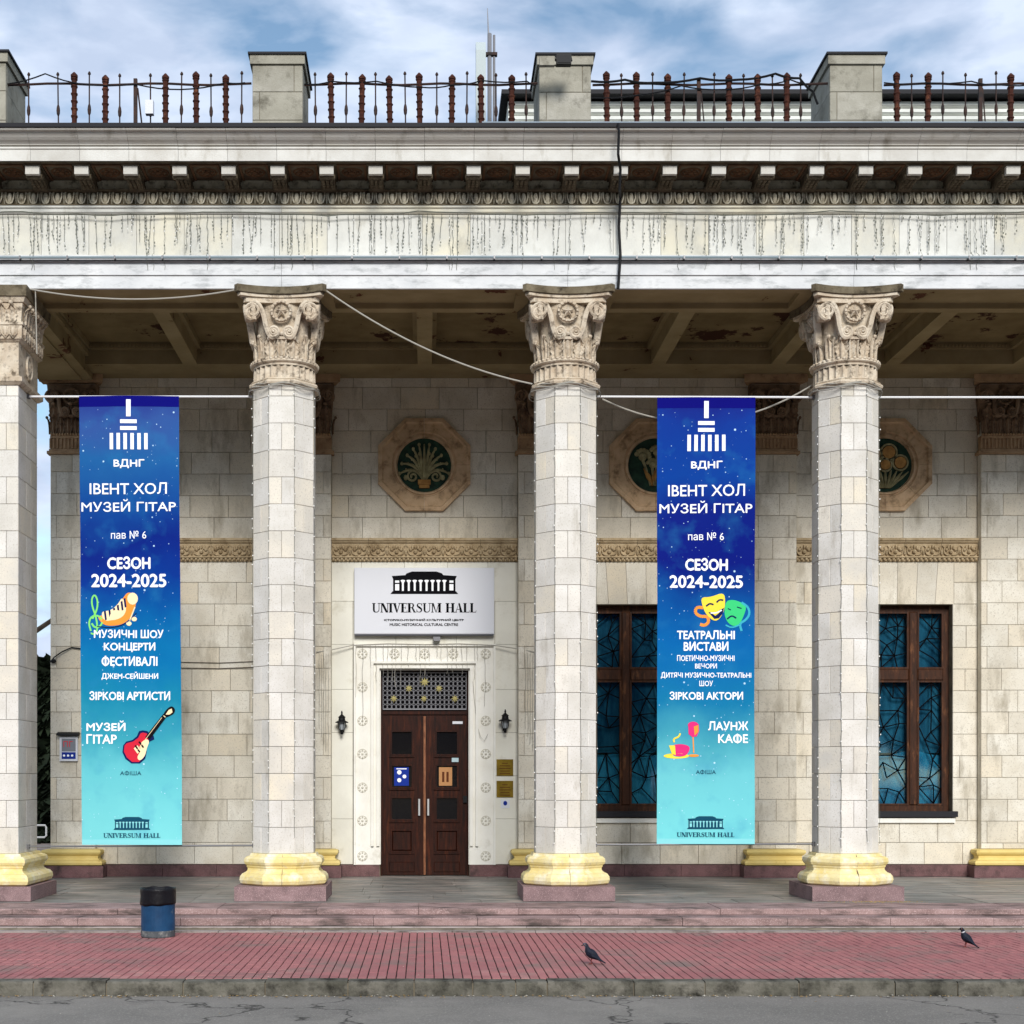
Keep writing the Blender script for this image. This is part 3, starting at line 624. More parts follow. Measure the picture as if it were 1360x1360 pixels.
# mortar core with openings
ops = [(-0.775, 0.775, 0.0, 3.62)]+[(c-WHW, c+WHW, WZ0, WZ1) for c in WINS]
xs = sorted([XW0, XW1]+[v for o in ops for v in o[:2]])
for a, c in zip(xs, xs[1:]):
    mid = (a+c)/2; o = [q for q in ops if q[0] < mid < q[1]]
    if not o: wbox(wc, a, c, 0, 9.9)
    else:
        if o[0][2] > 0.01: wbox(wc, a, c, 0, o[0][2])
        wbox(wc, a, c, o[0][3], 9.9)
wc.build('core', 'mortar', wall)
zc = [0.21+k*CH for k in range(23)]
count = 0; rest = MB()
def visible(x, z, w, h):
    px = VX+x*F/(YF+DCAM); py = HY-(z+h/2-EYE)*F/(YF+DCAM)
    if px < 44 or px > 1365: return False
    for a, c in ((120,226),(350,404),(728,782),(886,992),(1090,1152)):
        if a < px < c: return False
    return True
def put_stone(x0, x1, z0, z1, y=0.0, m='limestone'):
    global count
    w, h = x1-x0-0.006, z1-z0-0.006
    if w < 0.03 or h < 0.03: return
    cx = (x0+x1)/2
    if visible(cx, z0, w, h) and count < 298:
        link('stone', tile(w, h, 0.03, m), wall, (cx, YB+RND.uniform(-0.0018, 0.0018), z0+0.003)); count += 1
    else: rest.cbox(cx-w/2, cx+w/2, 0, YB, z0+0.003, z0+0.003+h, 0.006)
bays = [(-5.70+0.003, -2.383), (-1.617, 1.617), (2.383, 5.657), (6.423, 9.607), (10.37, 12.2)]
for bi, (b0, b1) in enumerate(bays):
    for r, z0 in enumerate(zc):
        z1 = z0+CH
        if r == 14: continue                       # ornamental band course
        if z0 > 8.6: continue
        z1 = min(z1, 8.67)
        segs = [(b0, b1)]
        if bi == 1 and r < 14: continue            # painted door bay
        if bi in (2, 3):
            c = WINS[bi-2]
            if z1 > WZ0+0.02 and z0 < WZ1-0.02: 
                segs = [(b0, c-WHW), (c+WHW, b1)]
            elif r in (12, 13): segs = [(b0, c-WHW-0.02), (c+WHW+0.02, b1)]
        off = (r % 2)*TL/2+0.1*sin(r*2.3+bi)
        for s0, s1 in segs:
            x = s0; k0 = math.floor((s0-off)/TL)
            cuts = [s0]+[off+k*TL for k in range(k0, k0+20) if s0+0.10 < off+k*TL < s1-0.10]+[s1]
            for a, c2 in zip(cuts, cuts[1:]): put_stone(a, c2, z0, z1)
# lintel stones over the windows
for c in WINS:
    n = 7; z0, z1 = WZ1, zc[14]-0.02
    for k in range(n):
        u0, u1 = -WHW-0.02+2*(WHW+0.02)*k/n, -WHW-0.02+2*(WHW+0.02)*(k+1)/n
        f = 1.0; sk = 0.035
        def sh(u): return u*(1+0.0) 
        p = [(u0+0.003, z0+0.003),(u1-0.003, z0+0.003),(u1-0.003+(sk*(k+1-n/2)*0.6 if k < n-1 else 0), z1),(u0+0.003+(sk*(k-n/2)*0.6 if k > 0 else 0), z1)]
        MB().prism_y(p, 0.0, YB).build('stone', 'limestone', wall, (c, 0.0, 0))
rest.build('stone', 'limestone', wall, kind='stuff')
# granite plinth pieces
for b0, b1 in bays:
    x = b0
    while x < b1-0.02:
        l = min(RND.uniform(0.8, 1.2), b1-x)
        if b1-x-l < 0.3: l = b1-x
        segs = [(x, x+l)]
        if b0 == bays[1][0]:
            segs = [(x, min(x+l, -0.78))] if x < -0.78 else ([(max(x, 0.78), x+l)] if x+l > 0.80 else [])
        for s0, s1 in segs:
            if s1-s0 > 0.04: MB().box(s0+0.003, s1-0.003, -0.035, 0.02, 0, 0.205).build('plinth_stone', 'granite_dark', wall)
        x += l
# ornamental band
def band_mesh(w):
    q = MB(); h = CH+0.02; q.T = Matrix.Scale(1.7, 4, Vector((0,1,0)))
    q.box(-w/2, w/2, -0.02, 0.025, 0, h)
    q.box(-w/2, w/2, -0.055, -0.019, h-0.045, h-0.002); q.box(-w/2, w/2, -0.04, -0.019, h-0.075, h-0.05)
    q.box(-w/2, w/2, -0.045, -0.019, 0.06, 0.082)
    n = max(1, round(w/0.32)); s = w/n
    for k in range(n):
        cx = -w/2+s*(k+0.5)
        q.ball(cx, -0.03, 0.165, 0.038, 0.03, 0.04, 7, 4)
        for a in (-70, -35, 0, 35, 70):
            a = radians(a); q.ball(cx+0.085*sin(a), -0.028, 0.175+0.085*cos(a)*0.85, 0.018+0.018*abs(sin(a)), 0.022, 0.02+0.022*abs(cos(a)), 6, 4)
        for sg in (-1, 1):
            q.tube([(cx+sg*p[0], -0.032, p[1]) for p in [(0.02,0.10),(0.07,0.105),(0.11,0.13),(0.125,0.18),(0.115,0.235),(0.15,0.27)]], [0.012,0.014,0.015,0.014,0.012,0.006], 5)
            q.ball(cx+sg*s/2*0.98, -0.028, 0.15, 0.022, 0.02, 0.05, 6, 4)
    m = max(3, round(w/0.075))
    for k in range(m): q.ball(-w/2+w*(k+0.5)/m, -0.03, 0.032, w/m*0.42, 0.022, 0.026, 6, 4)
    return q.mesh('band_stone', 'band_stone')
for b0, b1 in bays:
    n = max(1, round((b1-b0)/0.645)); l = (b1-b0)/n; me = band_mesh(l-0.006)
    for k in range(n): link('band_stone', me, wall, (b0+l*(k+0.5), 0, zc[14]-0.015))
# painted panels in the door bay
zd = [0.21+k*0.75 for k in range(7)]; zd[-1] = zc[14]-0.02
SX0, SX1 = X(469, YF), X(657, YF); SZ1 = Z(856, YF)
for s0, s1 in ((bays[1][0], SX0-0.004), (SX1+0.004, bays[1][1])):
    for z0, z1 in zip([0.21,1.0,1.75,2.5,3.25,SZ1], [1.0,1.75,2.5,3.25,SZ1,SZ1+0.75]):
        link('panel', tile(s1-s0-0.004, z1-z0-0.004, 0.032, 'white_wall', 0.003), wall, ((s0+s1)/2, YB, z0+0.002))
zz = SZ1+0.75
for z0, z1, cuts in ((SZ1+0.004, zz, [SX0-0.002, -0.5, 0.55, SX1+0.002]), (zz, zc[14]-0.02, [bays[1][0], -1.1, -0.35, 0.4, 1.1, bays[1][1]])):
    for a, c in zip(cuts, cuts[1:]): link('panel', tile(c-a-0.004, z1-z0-0.004, 0.032, 'white_wall', 0.003), wall, ((a+c)/2, YB, z0+0.002))

def pil_cap(t):
    Z0 = 7.30
    H = PHW; D = 0.0
    c = MB(); c.box(-H-0.05, H+0.05, -0.05, 0.15, Z0, Z0+0.05); c.box(-H-0.02, H+0.02, -0.02, 0.15, Z0+0.051, Z0+0.09); c.build('astragal', 'pilaster_cap', t)
    c = MB(); c.box(-H, H, 0.0, 0.15, Z0+0.091, Z0+0.32)
    n = 12
    for k in range(n+1):
        u = -H+2*H*k/n; c.box(u-0.012, u+0.012, -0.02, 0.001, Z0+0.10, Z0+0.27)
    c.box(-H, H, -0.021, 0.001, Z0+0.271, Z0+0.32)
    for k in range(16): c.ball(-H+2*H*(k+0.5)/16, -0.02, Z0+0.34, 0.026, 0.03, 0.022, 6, 4)
    c.build('fluted_neck', 'pilaster_cap', t)
    c = MB(); c.add([(-H+.02,0.01,Z0+0.33),(H-.02,0.01,Z0+0.33),(H-.02,.15,Z0+0.33),(-H+.02,.15,Z0+0.33),(-H-.05,-0.04,Z0+1.2),(H+.05,-0.04,Z0+1.2),(H+.05,.15,Z0+1.2),(-H-.05,.15,Z0+1.2)],
                    [(0,3,2,1),(4,5,6,7),(0,1,5,4),(1,2,6,5),(2,3,7,6),(3,0,4,7)])
    for k in range(6): leaf(c, Matrix.Translation((-H+2*H*(k+0.5)/6, 0.0, Z0+0.36)), 0.31, 0.13, 0.05)
    for u in (-0.30, 0, 0.30): leaf(c, Matrix.Translation((u, -0.01, Z0+0.54)), 0.32, 0.19, 0.11)
    for u in (-1, 1):
        leaf(c, Matrix.Translation((u*H, 0.06, Z0+0.36)) @ Matrix.Rotation(u*pi/2, 4, 'Z'), 0.31, 0.13, 0.05)
    c.build('bell', 'capital_dark', t)
    c = MB(); scroll_pair(c, 0.34, Z0+0.98, Z0+0.64, -0.03, 0.10); c.build('volute', 'capital_dark', t)
    c = MB(); star_wreath(c, Z0+0.98, -0.05); c.build('star', 'capital_dark', t)
    n = 10; hw = 0.55
    pts = [(-hw+0.1, 0.15),(-hw, -0.12)]+[(-hw+2*hw*k/n, -0.16+0.07*(1-(2*k/n-1)**2)) for k in range(1, n)]+[(hw, -0.12),(hw-0.1, 0.15)]
    MB().prism_z(pts, Z0+1.225, Z0+1.355).build('abacus', 'pilaster_cap', t)
plabels = ['flat pilaster half hidden by the music banner, with the small blue notice on it', 'flat pilaster left of the entrance doors, mostly behind a column', 'flat pilaster right of the entrance doors with brass plaques beside it',
           'flat pilaster to the right of the theatre banner', 'flat pilaster right of the last tall window at the picture edge']
first = None
for x, lb in zip(PIL, plabels):
    t = thing('pilaster', lb, 'pilaster', (x, YPF, 0), 'flat pilasters on the rear wall')
    MB().box(-0.57, 0.57, -0.19, 0.15, 0, 0.20).build('plinth', 'granite_dark', t)
    prof = [(-0.07,0.20),(-0.155,0.215),(-0.165,0.25),(-0.15,0.285),(-0.10,0.30),(-0.07,0.33),(-0.075,0.37),(-0.11,0.395),(-0.13,0.43),(-0.12,0.47),(-0.06,0.485)]
    q = MB(); vs = []; fs = []
    for d, z in prof: vs += [(-PHW+d*1.0,d,z),(PHW-d*1.0,d,z),(PHW-d*1.0,0.15,z),(-PHW+d*1.0,0.15,z)]
    for i in range(len(prof)-1):
        for k in range(4): fs.append((i*4+k,i*4+(k+1)%4,(i+1)*4+(k+1)%4,(i+1)*4+k))
    fs.append(tuple((len(prof)-1)*4+k for k in range(4))); q.add(vs, fs); q.build('base', 'yellow_paint_shade', t)
    MB().box(-PHW+0.001, PHW-0.001, 0.028, 0.17, 0.485, 8.655).build('core', 'limestone', t)
    for r in range(19):
        z0 = max(0.21+r*CH, 0.487); z1 = min(0.21+(r+1)*CH, 7.30)
        if z1-z0 < 0.03: continue
        cuts = [-PHW, -0.28, 0.25, PHW] if r % 2 else [-PHW, 0.03+0.06*sin(r*1.7+x), PHW]
        for a, c in zip(cuts, cuts[1:]): link('stone', tile(c-a-0.005, z1-z0-0.006, 0.03, 'limestone'), t, ((a+c)/2, 0.03+RND.uniform(-0.001, 0.001), z0+0.003))
    pil_cap(t)

# ------------------------------------------------------------------ ceiling of the portico
ce = thing('portico_ceiling', 'coffered plaster ceiling under the portico with peeling paint', 'ceiling', (0, 0, SOF))
ZB = 8.66-SOF; ZC = 9.00-SOF; Y1, Y2 = 1.06, 4.02
q = MB(); q.box(-6.63, 12.2, Y1+0.01, Y2+0.02, ZC, ZC+0.12); q.build('coffer_field', 'coffer_plaster', ce)
bxs = [-5.80, -4+0.06, -2, 0, 2, 4-0.08, 6-0.06, 8-0.15, 10, 12]
for k, x in enumerate(bxs):
    if k == 0: continue
    MB().box(x-0.12, x+0.12, Y1+0.012, Y2, ZB, ZC+0.02).build('beam', 'ceiling_plaster', ce)
MB().box(-5.70, 12.2, Y2, 4.869, ZB-0.001, ZC+0.1).build('rear_beam', 'ceiling_plaster', ce)
MB().box(-5.70, 12.2, Y1-0.03, Y1+0.20, ZB-0.002, ZC+0.1).build('front_beam', 'ceiling_plaster', ce)
for a, c in zip(bxs, bxs[1:]):
    a0, c0 = a+0.12, c-0.12; y0, y1 = Y1+0.20, Y2
    q = MB()
    q.box(a0, c0, y1-0.07, y1, ZC-0.10, ZC); q.box(a0, c0, y0, y0+0.07, ZC-0.10, ZC); q.box(a0, a0+0.07, y0+0.07, y1-0.07, ZC-0.10, ZC); q.box(c0-0.07, c0, y0+0.07, y1-0.07, ZC-0.10, ZC)
    q.build('coffer_moulding', 'ceiling_plaster', ce)
    q = MB(); n = int((c0-a0-0.14)/0.06)
    for k in range(n): q.box(a0+0.075+k*0.06, a0+0.105+k*0.06, y1-0.10, y1-0.071, ZC-0.075, ZC-0.035)
    q.build('dentils', 'ceiling_plaster', ce, kind='stuff')

# ------------------------------------------------------------------ entablature
EX0, EX1 = -6.70, 12.2
en = thing('entablature', 'white stone entablature carried by the columns, with bracketed cornice', 'entablature', (0, 0, SOF))
def zr(z): return z-SOF
ends = [EX0, -2.0, 2.0, 6.0, 10.0, EX1]
for a, c in zip(ends, ends[1:]):
    q = MB()
    # front beam: soffit with a sunk panel
    a2, c2 = a+0.002, c-0.002
    q.box(a2, c2, 0.0, 0.05, 0, zr(8.73)); q.box(a2, c2, 0.05, 1.035, 0.301, zr(9.2))
    lo = max(a2, PX0)+0.7 if a > -3 else PX1+0.12; hi = c2-0.7
    q.build('architrave_block', 'architrave_stone', en)
    q = MB(); q.box(a2, c2, 0.051, 0.20, 0.002, 0.30); q.box(a2, c2, 0.861, 1.041, 0.002, 0.30); q.box(a2, lo, 0.201, 0.86, 0.002, 0.12); q.box(hi, c2, 0.201, 0.86, 0.002, 0.12); q.box(lo, hi, 0.201, 0.86, 0.075, 0.12)
    q.build('soffit_panel', 'ceiling_plaster', en)
    q = MB(); q.box(a2, c2, -0.022, 0.199, zr(8.732), zr(8.909)); q.build('architrave_block', 'architrave_stone', en)
    q = MB(); q.prism_x([(0.2,zr(8.911)),(-0.035,zr(8.911)),(-0.045,zr(8.93)),(-0.05,zr(8.955)),(-0.075,zr(8.97)),(-0.075,zr(8.99)),(0.2,zr(8.99))], a2, c2); q.build('moulding', 'architrave_stone', en)
    q = MB(); q.prism_x([(0.2,zr(9.59)),(0.0,zr(9.59)),(-0.03,zr(9.61)),(-0.035,zr(9.65)),(-0.06,zr(9.66)),(-0.06,zr(9.688)),(0.2,zr(9.688))], a2, c2); q.build('moulding', 'frieze_stone', en)
MB().box(EX0, EX1, 0.05, 1.0, zr(8.92), zr(10.3)).build('core', 'mortar', en)
x = EX0; k = 0
while x < EX1-0.01:
    l = (0.667, 0.667)[k % 2]; l = min(l, EX1-x)
    MB().cbox(x+0.002, x+l-0.002, 0.015+RND.uniform(-0.002,0.002), 0.06, zr(8.992), zr(9.589), 0.004).build('frieze_block', 'frieze_stone', en); x += l; k += 1
# egg and dart
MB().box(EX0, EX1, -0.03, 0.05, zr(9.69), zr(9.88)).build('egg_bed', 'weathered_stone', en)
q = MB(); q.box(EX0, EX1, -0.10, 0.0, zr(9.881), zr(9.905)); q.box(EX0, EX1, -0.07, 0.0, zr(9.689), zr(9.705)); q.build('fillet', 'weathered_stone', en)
em = MB(); em.ball(0,-0.035,0.0,0.036,0.05,0.078,8,6)
em.tube([(-0.058,-0.04,0.085),(-0.056,-0.06,0.0),(-0.036,-0.06,-0.06),(0,-0.06,-0.088),(0.036,-0.06,-0.06),(0.056,-0.06,0.0),(0.058,-0.04,0.085)], 0.012, 4)
em.add([(0.075,-0.03,0.085),(0.095,-0.03,0.085),(0.085,-0.075,0.03),(0.085,-0.03,-0.088),(0.07,-0.03,-0.02),(0.10,-0.03,-0.02)], [(0,2,4),(1,5,2),(0,1,2),(4,2,3),(2,5,3)])
em = em.mesh('egg', 'egg_stone')
k = 0; x = EX0+0.08
while x < 9.6:
    link('egg', em, en, (x, 0, zr(9.793))); x += 0.1667
# wall strip behind the brackets
MB().box(EX0, EX1, -0.02, 0.06, zr(9.906), zr(10.06)).build('bed_course', 'egg_stone', en)
# brackets
def bracket():
    q = MB()
    q.box(-0.095, 0.095, -0.56, -0.50, zr(9.915), zr(10.025))
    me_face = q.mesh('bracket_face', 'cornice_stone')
    q = MB()
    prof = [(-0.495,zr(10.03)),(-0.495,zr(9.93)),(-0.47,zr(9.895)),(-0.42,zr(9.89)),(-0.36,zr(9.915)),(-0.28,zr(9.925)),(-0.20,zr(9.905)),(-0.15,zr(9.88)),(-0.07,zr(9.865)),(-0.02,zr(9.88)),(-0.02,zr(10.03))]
    q.prism_x(prof[::-1], -0.095, 0.095)
    for sx in (-1, 1):
        q.tube([(sx*0.10, y, z) for y, z in [(-0.07+0.04*cos(a*pi/4), zr(9.915)+0.04*sin(a*pi/4)) for a in range(8)]], 0.012, 4, closed=True)
        q.tube([(sx*0.10, y, z) for y, z in [(-0.44+0.03*cos(a*pi/4), zr(9.925)+0.03*sin(a*pi/4)) for a in range(8)]], 0.010, 4, closed=True)
    for i, yy in enumerate((-0.40,-0.32,-0.24,-0.16)):
        for sx in (-1, 0, 1): q.ball(sx*0.055, yy, zr(9.895), 0.028, 0.045, 0.03, 6, 4)
    q.ball(0, -0.47, zr(9.91), 0.06, 0.03, 0.035, 8, 5)
    q.box(-0.12, 0.12, -0.575, -0.02, zr(10.031), zr(10.049))
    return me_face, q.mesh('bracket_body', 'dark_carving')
mf, mb2 = bracket()
for k in range(-10, 15):
    o = link('bracket', mb2, en, (k*0.6667, 0, 0)); f = link('bracket_face', mf, o, (0,0,0))
# coffers with rosettes on the soffit between the brackets
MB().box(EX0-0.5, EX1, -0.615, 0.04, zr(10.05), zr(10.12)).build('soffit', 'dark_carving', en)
q = MB(); q.tube([(0.13*cos(a*pi/6), -0.30+0.13*sin(a*pi/6), 0) for a in range(12)], 0.018, 4, closed=True); q.ball(0,-0.30,0,0.05,0.05,0.03,7,4)
for a in range(6): q.ball(0.075*cos(a*pi/3), -0.30+0.075*sin(a*pi/3), 0, 0.03, 0.03, 0.02, 6, 4)
q.box(-0.20,0.20,-0.56,-0.53,-0.02,0.01); q.box(-0.20,-0.17,-0.53,-0.06,-0.02,0.01); q.box(0.17,0.20,-0.53,-0.06,-0.02,0.01)
mat('rosette_brown', (112,84,60), 0.9, alt=(84,62,46), scale=6); rm = q.mesh('rosette', 'rosette_brown')
for k in range(-10, 14): link('rosette', rm, en, (k*0.6667+0.333, 0, zr(10.048)))
# corona and cyma stones
for k in range(-11, 18):
    x0, x1 = k*0.6667+0.002, (k+1)*0.6667-0.002; j = RND.uniform(-0.003, 0.003)
    if k == -11: x0 = EX0-0.55
    if x1 < x0: continue
    MB().prism_x([(-0.60,zr(10.12)),(-0.65+j,zr(10.052)),(-0.65+j,zr(10.205)),(-0.668+j,zr(10.212)),(-0.668+j,zr(10.236)),(-0.5,zr(10.236)),(-0.5,zr(10.12))], x0, x1).build('corona_stone', 'corona_stone', en)
    cy = [(-0.63,10.238),(-0.63,10.252),(-0.678,10.256),(-0.68,10.266),(-0.70,10.282),(-0.735,10.30),(-0.765,10.325),(-0.785,10.35),(-0.80,10.362),(-0.80,10.376),(-0.855,10.384),(-0.862,10.405)]
    MB().prism_x([(-0.4,zr(10.238))]+[(y+j,zr(z)) for y, z in cy]+[(-0.4,zr(10.405))], x0, x1).build('cyma_stone', 'cornice_stone', en)
MB().box(EX0-0.8, EX1, -0.885, 3.0, zr(10.408), zr(10.462)).build('roof_edge', 'roof_metal', en)
# return beam over the left end
q = MB(); q.box(PX0, PX1-0.02, 1.045, YF-0.01, 0.0, zr(10.3)); q.build('side_beam', 'ceiling_plaster', en)
q = MB(); q.box(PX0+0.17, PX1-0.19, 1.3, YF-0.4, -0.03, -0.001); q.box(PX1-0.021, PX1+0.05, 1.06, 4.0, 0.24, 0.32); q.build('beam_moulding', 'ceiling_plaster', en)
# ------------------------------------------------------------------ roof, parapet pedestals, railing
b = MB(); b.box(EX0-0.75, EX1, 1.0, 26, 10.3, 10.44); tag(b.build('roof_deck', 'roof_metal'), 'dark flat roof deck behind the cornice and railing', 'roof')
b = MB(); b.box(-6.4, 12.2, YF+0.56, YF+0.9, 0, 10.29); 
tag(b.build('building_core', 'far_wall'), 'plain inner wall of the building behind the door and windows', 'wall')
YQ = -0.2
plab = ['concrete parapet pedestal at the far left of the roof', 'concrete parapet pedestal above the column left of the doors', 'concrete parapet pedestal carrying a floodlight and a junction box', 'concrete parapet pedestal with peeling render, right part of the roof']
for (a, c, hz), lb in zip(((-62,8,68),(335,402,71),(716,785,72),(1102,1172,71)), plab):
    x0, x1 = X(a,YQ), X(c,YQ); cx = (x0+x1)/2; hw = (x1-x0)/2; zt = Z(hz,YQ)
    t = thing('parapet_pedestal', lb, 'pedestal', (cx, YQ+0.3, 10.45), 'parapet pedestals along the roof')
    d = 0.36; H = zt-10.45
    MB().box(-hw+0.02, hw-0.02, -0.29, d+0.28, 0, H-0.1).build('core', 'mortar', t)
    zs = [0, 0.36, 0.36+(H-0.5)*0.5, H-0.16]
    for i, (z0, z1) in enumerate(zip(zs, zs[1:])):
        cuts = [-hw, hw-0.12, hw] if i == 2 else [-hw, -hw+(0.1 if i % 2 else 0.3), hw]
        if i == 0: cuts = [-hw, hw]
        for u0, u1 in zip(cuts, cuts[1:]): MB().cbox(u0+0.003, u1-0.003, -0.30, -0.26, z0+0.003, z1-0.003, 0.006).build('slab', 'concrete', t)
        for sx in (-1, 1): MB().box(min(sx*hw,sx*(hw-0.03)), max(sx*hw,sx*(hw-0.03)), -0.255, d+0.30, z0+0.003, z1-0.003).build('slab', 'concrete', t)
        MB().box(-hw+0.03, hw-0.03, d+0.27, d+0.30, z0+0.003, z1-0.003).build('slab', 'concrete', t)
    MB().box(-hw-0.03, hw+0.03, -0.33, d+0.33, H-0.155, H-0.03).build('cap', 'concrete', t)
    MB().box(-hw-0.055, hw+0.055, -0.355, d+0.355, H-0.029, H).build('cap_sheet', 'roof_metal', t)
def post_mesh():
    q = MB(); pr = []; n = 9
    for i in range(n):
        z = 0.0+i*0.104
        pr += [(0.036,z),(0.038,z+0.06),(0.050,z+0.078),(0.050,z+0.088),(0.036,z+0.100)]
    pr += [(0.05,n*0.104),(0.052,n*0.104+0.03),(0.012,n*0.104+0.075)]
    q.lathe(pr, 8); return q.mesh('post', 'rust')
def bal_mesh():
    q = MB(); q.lathe([(0.010,0),(0.010,0.42),(0.022,0.45),(0.026,0.50),(0.020,0.55),(0.010,0.58),(0.010,0.98),(0.022,0.99),(0.02,1.01),(0.008,1.03)], 6); return q.mesh('baluster', 'dark_iron')
pm, bm2 = post_mesh(), bal_mesh()
q = MB(); q.box(-0.025,0.025,-0.02,0.02,0,0.98); q.tube([(0.03,0,0.85),(0.12,0.05,0)], 0.012, 4); pp = q.mesh('plain_post', 'dark_iron')
rails = [('iron roof railing left of the second pedestal', 8, 334, [99,140,220,261,300], [38,78,118.6,159,200,240.6,280.7,320.8], [180]),
         ('iron roof railing with the white panel antenna behind it', 404, 714, [441,479.5,518.5,558,599.5,639.6,679.6], [419.5,459.5,499,539,580,619.6,659,699], []),
         ('iron roof railing between the floodlight pedestal and the peeling pedestal', 787, 1102, [806.5,846,887,968,1007,1044.6], [826,867,907.6,948,987.6,1026.6,1063.6], [928]),
         ('iron roof railing at the right end of the roof', 1174, 1480, [1191.5,1231.6,1342,1384,1424], [1211,1252,1282,1323,1362,1402], [1302])]
YR = -0.1; 
for lb, a, c, th, tn, pl in rails:
    t = thing('roof_railing', lb, 'railing', (X((a+c)/2,YR), YR, 10.45), 'iron railings between the roof pedestals'); cx = X((a+c)/2, YR)
    x0, x1 = X(a,YR)-cx, X(c,YR)-cx
    for p in th:
        o = link('post', pm, t, (X(p,YR)-cx, RND.uniform(-0.01,0.01), RND.uniform(0.0,0.05)+0.02)); o.rotation_euler = (RND.uniform(-0.02,0.02), RND.uniform(-0.02,0.02), RND.uniform(0,1))
    for p in tn:
        o = link('baluster', bm2, t, (X(p,YR)-cx, 0, RND.uniform(0,0.04)+0.02)); o.rotation_euler = (0, RND.uniform(-0.015,0.015), 0)
    for p in pl: link('plain_post', pp, t, (X(p,YR)-cx, 0, 0))
    n = 12; q = MB(); q.tube([(x0+(x1-x0)*k/n, 0, 0.905+0.012*sin(k*1.3+x0)) for k in range(n+1)], 0.017, 5); q.build('top_rail', 'dark_iron', t)
    q = MB(); q.tube([(x0,0,0.10),(x1,0,0.10)], 0.012, 4); q.build('bottom_rail', 'dark_iron', t)
# cables tied along the railing
rk = 0
for lb, pts in (('black cable sagging along the left railing', [(8,112),(60,98),(110,112),(180,112),(240,119),(300,110),(334,108)]), ('black cable looped along the railing by the antenna', [(404,112),(440,108),(500,108),(560,116),(600,113),(640,107),(700,108),(716,114)]),
                ('thick black cable bundle between floodlight and peeling pedestal', [(785,108),(830,106),(870,110),(930,104),(980,106),(1030,98),(1062,104),(1080,122),(1088,142)]), ('thin cable looping low over the right part of the railing', [(785,130),(850,126),(905,114),(960,119),(1010,112),(1050,106),(1080,112)]),
                ('dark cable end trailing on the far right railing', [(1174,110),(1230,110),(1290,108),(1330,113),(1380,111)])):
    P = []
    for (a, b_), (c, d) in zip(pts, pts[1:]):
        for k in range(4): u = k/4; P.append((X(a+(c-a)*u, YR-0.04), YR-0.04, Z(b_+(d-b_)*u+2*sin(pi*u), YR-0.04)))
    tag(MB().tube(P, 0.017 if rk == 2 else 0.010, 5).build('roof_cable', 'cable_black'), lb, 'cable'); rk += 1
# flashing on the right half of the roof edge
q = MB(); q.box(X(640,-0.6), EX1, -0.62, -0.60, 10.452, 10.60); q.box(X(640,-0.6), EX1, -0.60, 0.4, 10.452, 10.50)
tag(q.build('flashing', 'flashing'), 'pale metal flashing strip along the right part of the roof edge', 'flashing')
# antenna
t = thing('panel_antenna', 'tall white panel antenna on a mast behind the roof railing', 'antenna', (X(645,0.4), 0.4, 10.45)); ya = 0.4
zt = Z(55,ya)-10.45
q = MB(); q.prism_x([(-0.06,0.35),(-0.06,zt-0.15),(0.02,zt),(0.08,zt),(0.08,0.35)][::-1], -0.14, 0.0); mat('antenna_grey', (176,186,186), 0.5); q.build('panel', 'antenna_grey', t)
MB().tube([(0.06,0.1,0),(0.06,0.1,Z(40,ya)-10.45)], 0.03, 8).build('mast', 'grille_metal', t)
MB().tube([(0.125,0.1,0),(0.125,0.1,Z(42,ya)-10.45)], 0.018, 8).build('mast', 'grille_metal', t)
MB().tube([(0.045,0.1,Z(42,ya)-10.45),(0.03,0.1,Z(6,ya)-10.45)], [0.012,0.005], 5).build('whip', 'grille_metal', t)
for z_ in (zt-0.16, 0.45): MB().box(-0.02,0.17,0.06,0.13,z_,z_+0.04).build('bracket', 'dark_iron', t)
q = MB(); q.box(-0.055,0.055,-0.04,0.04,-0.095,0.095); 
tag(q.build('junction_box', 'white_plastic', None, (X(199,YR-0.05), YR-0.06, Z(146,YR))), 'small white box fixed to a baluster of the left railing', 'box')
t = thing('floodlight', 'black floodlight on the cap of the third pedestal', 'floodlight', (X(748,-0.56), -0.62, Z(84,-0.56)))
q = MB(); q.box(-0.10,0.10,-0.05,0.05,-0.06,0.075); q.build('housing', 'black_metal', t); MB().box(-0.085,0.085,-0.056,-0.051,-0.045,0.06).build('lens', 'lamp_lens', t)
MB().tube([(-0.11,0,0.0),(-0.11,0.06,0.09),(0.11,0.06,0.09),(0.11,0,0.0)], 0.01, 4).build('bracket', 'black_metal', t)
q = MB(); q.box(-0.10,0.10,-0.035,0.035,-0.06,0.06); tag(q.build('junction_box', 'concrete', None, (X(726,-0.56), -0.60, Z(84,-0.56))), 'beige junction box beside the floodlight on the pedestal', 'box')
# set-back white attic
YA = 10.0; t = thing('attic_storey', 'white set-back attic storey with ribbed cladding behind the right part of the roof', 'building', (1.75, YA, 10.45))
za = Z(126,YA)-10.45
MB().box(0, 22, 0.2, 9, 0, za-0.1).build('wall', 'attic_white', t)
MB().prism_x([(-0.25,za-0.09),(-0.25,za),(9,za+0.4),(9,za-0.09)][::-1], -0.15, 22).build('roof', 'roof_metal', t)
z = za-0.10; k = 0
while z > za-1.6:
    MB().prism_x([(0.19,z-0.14),(0.05,z-0.14),(0.0,z-0.11),(0.0,z-0.04),(0.12,z),(0.19,z)][::-1], 0, 22).build('cladding_board', 'attic_white', t); z -= 0.15
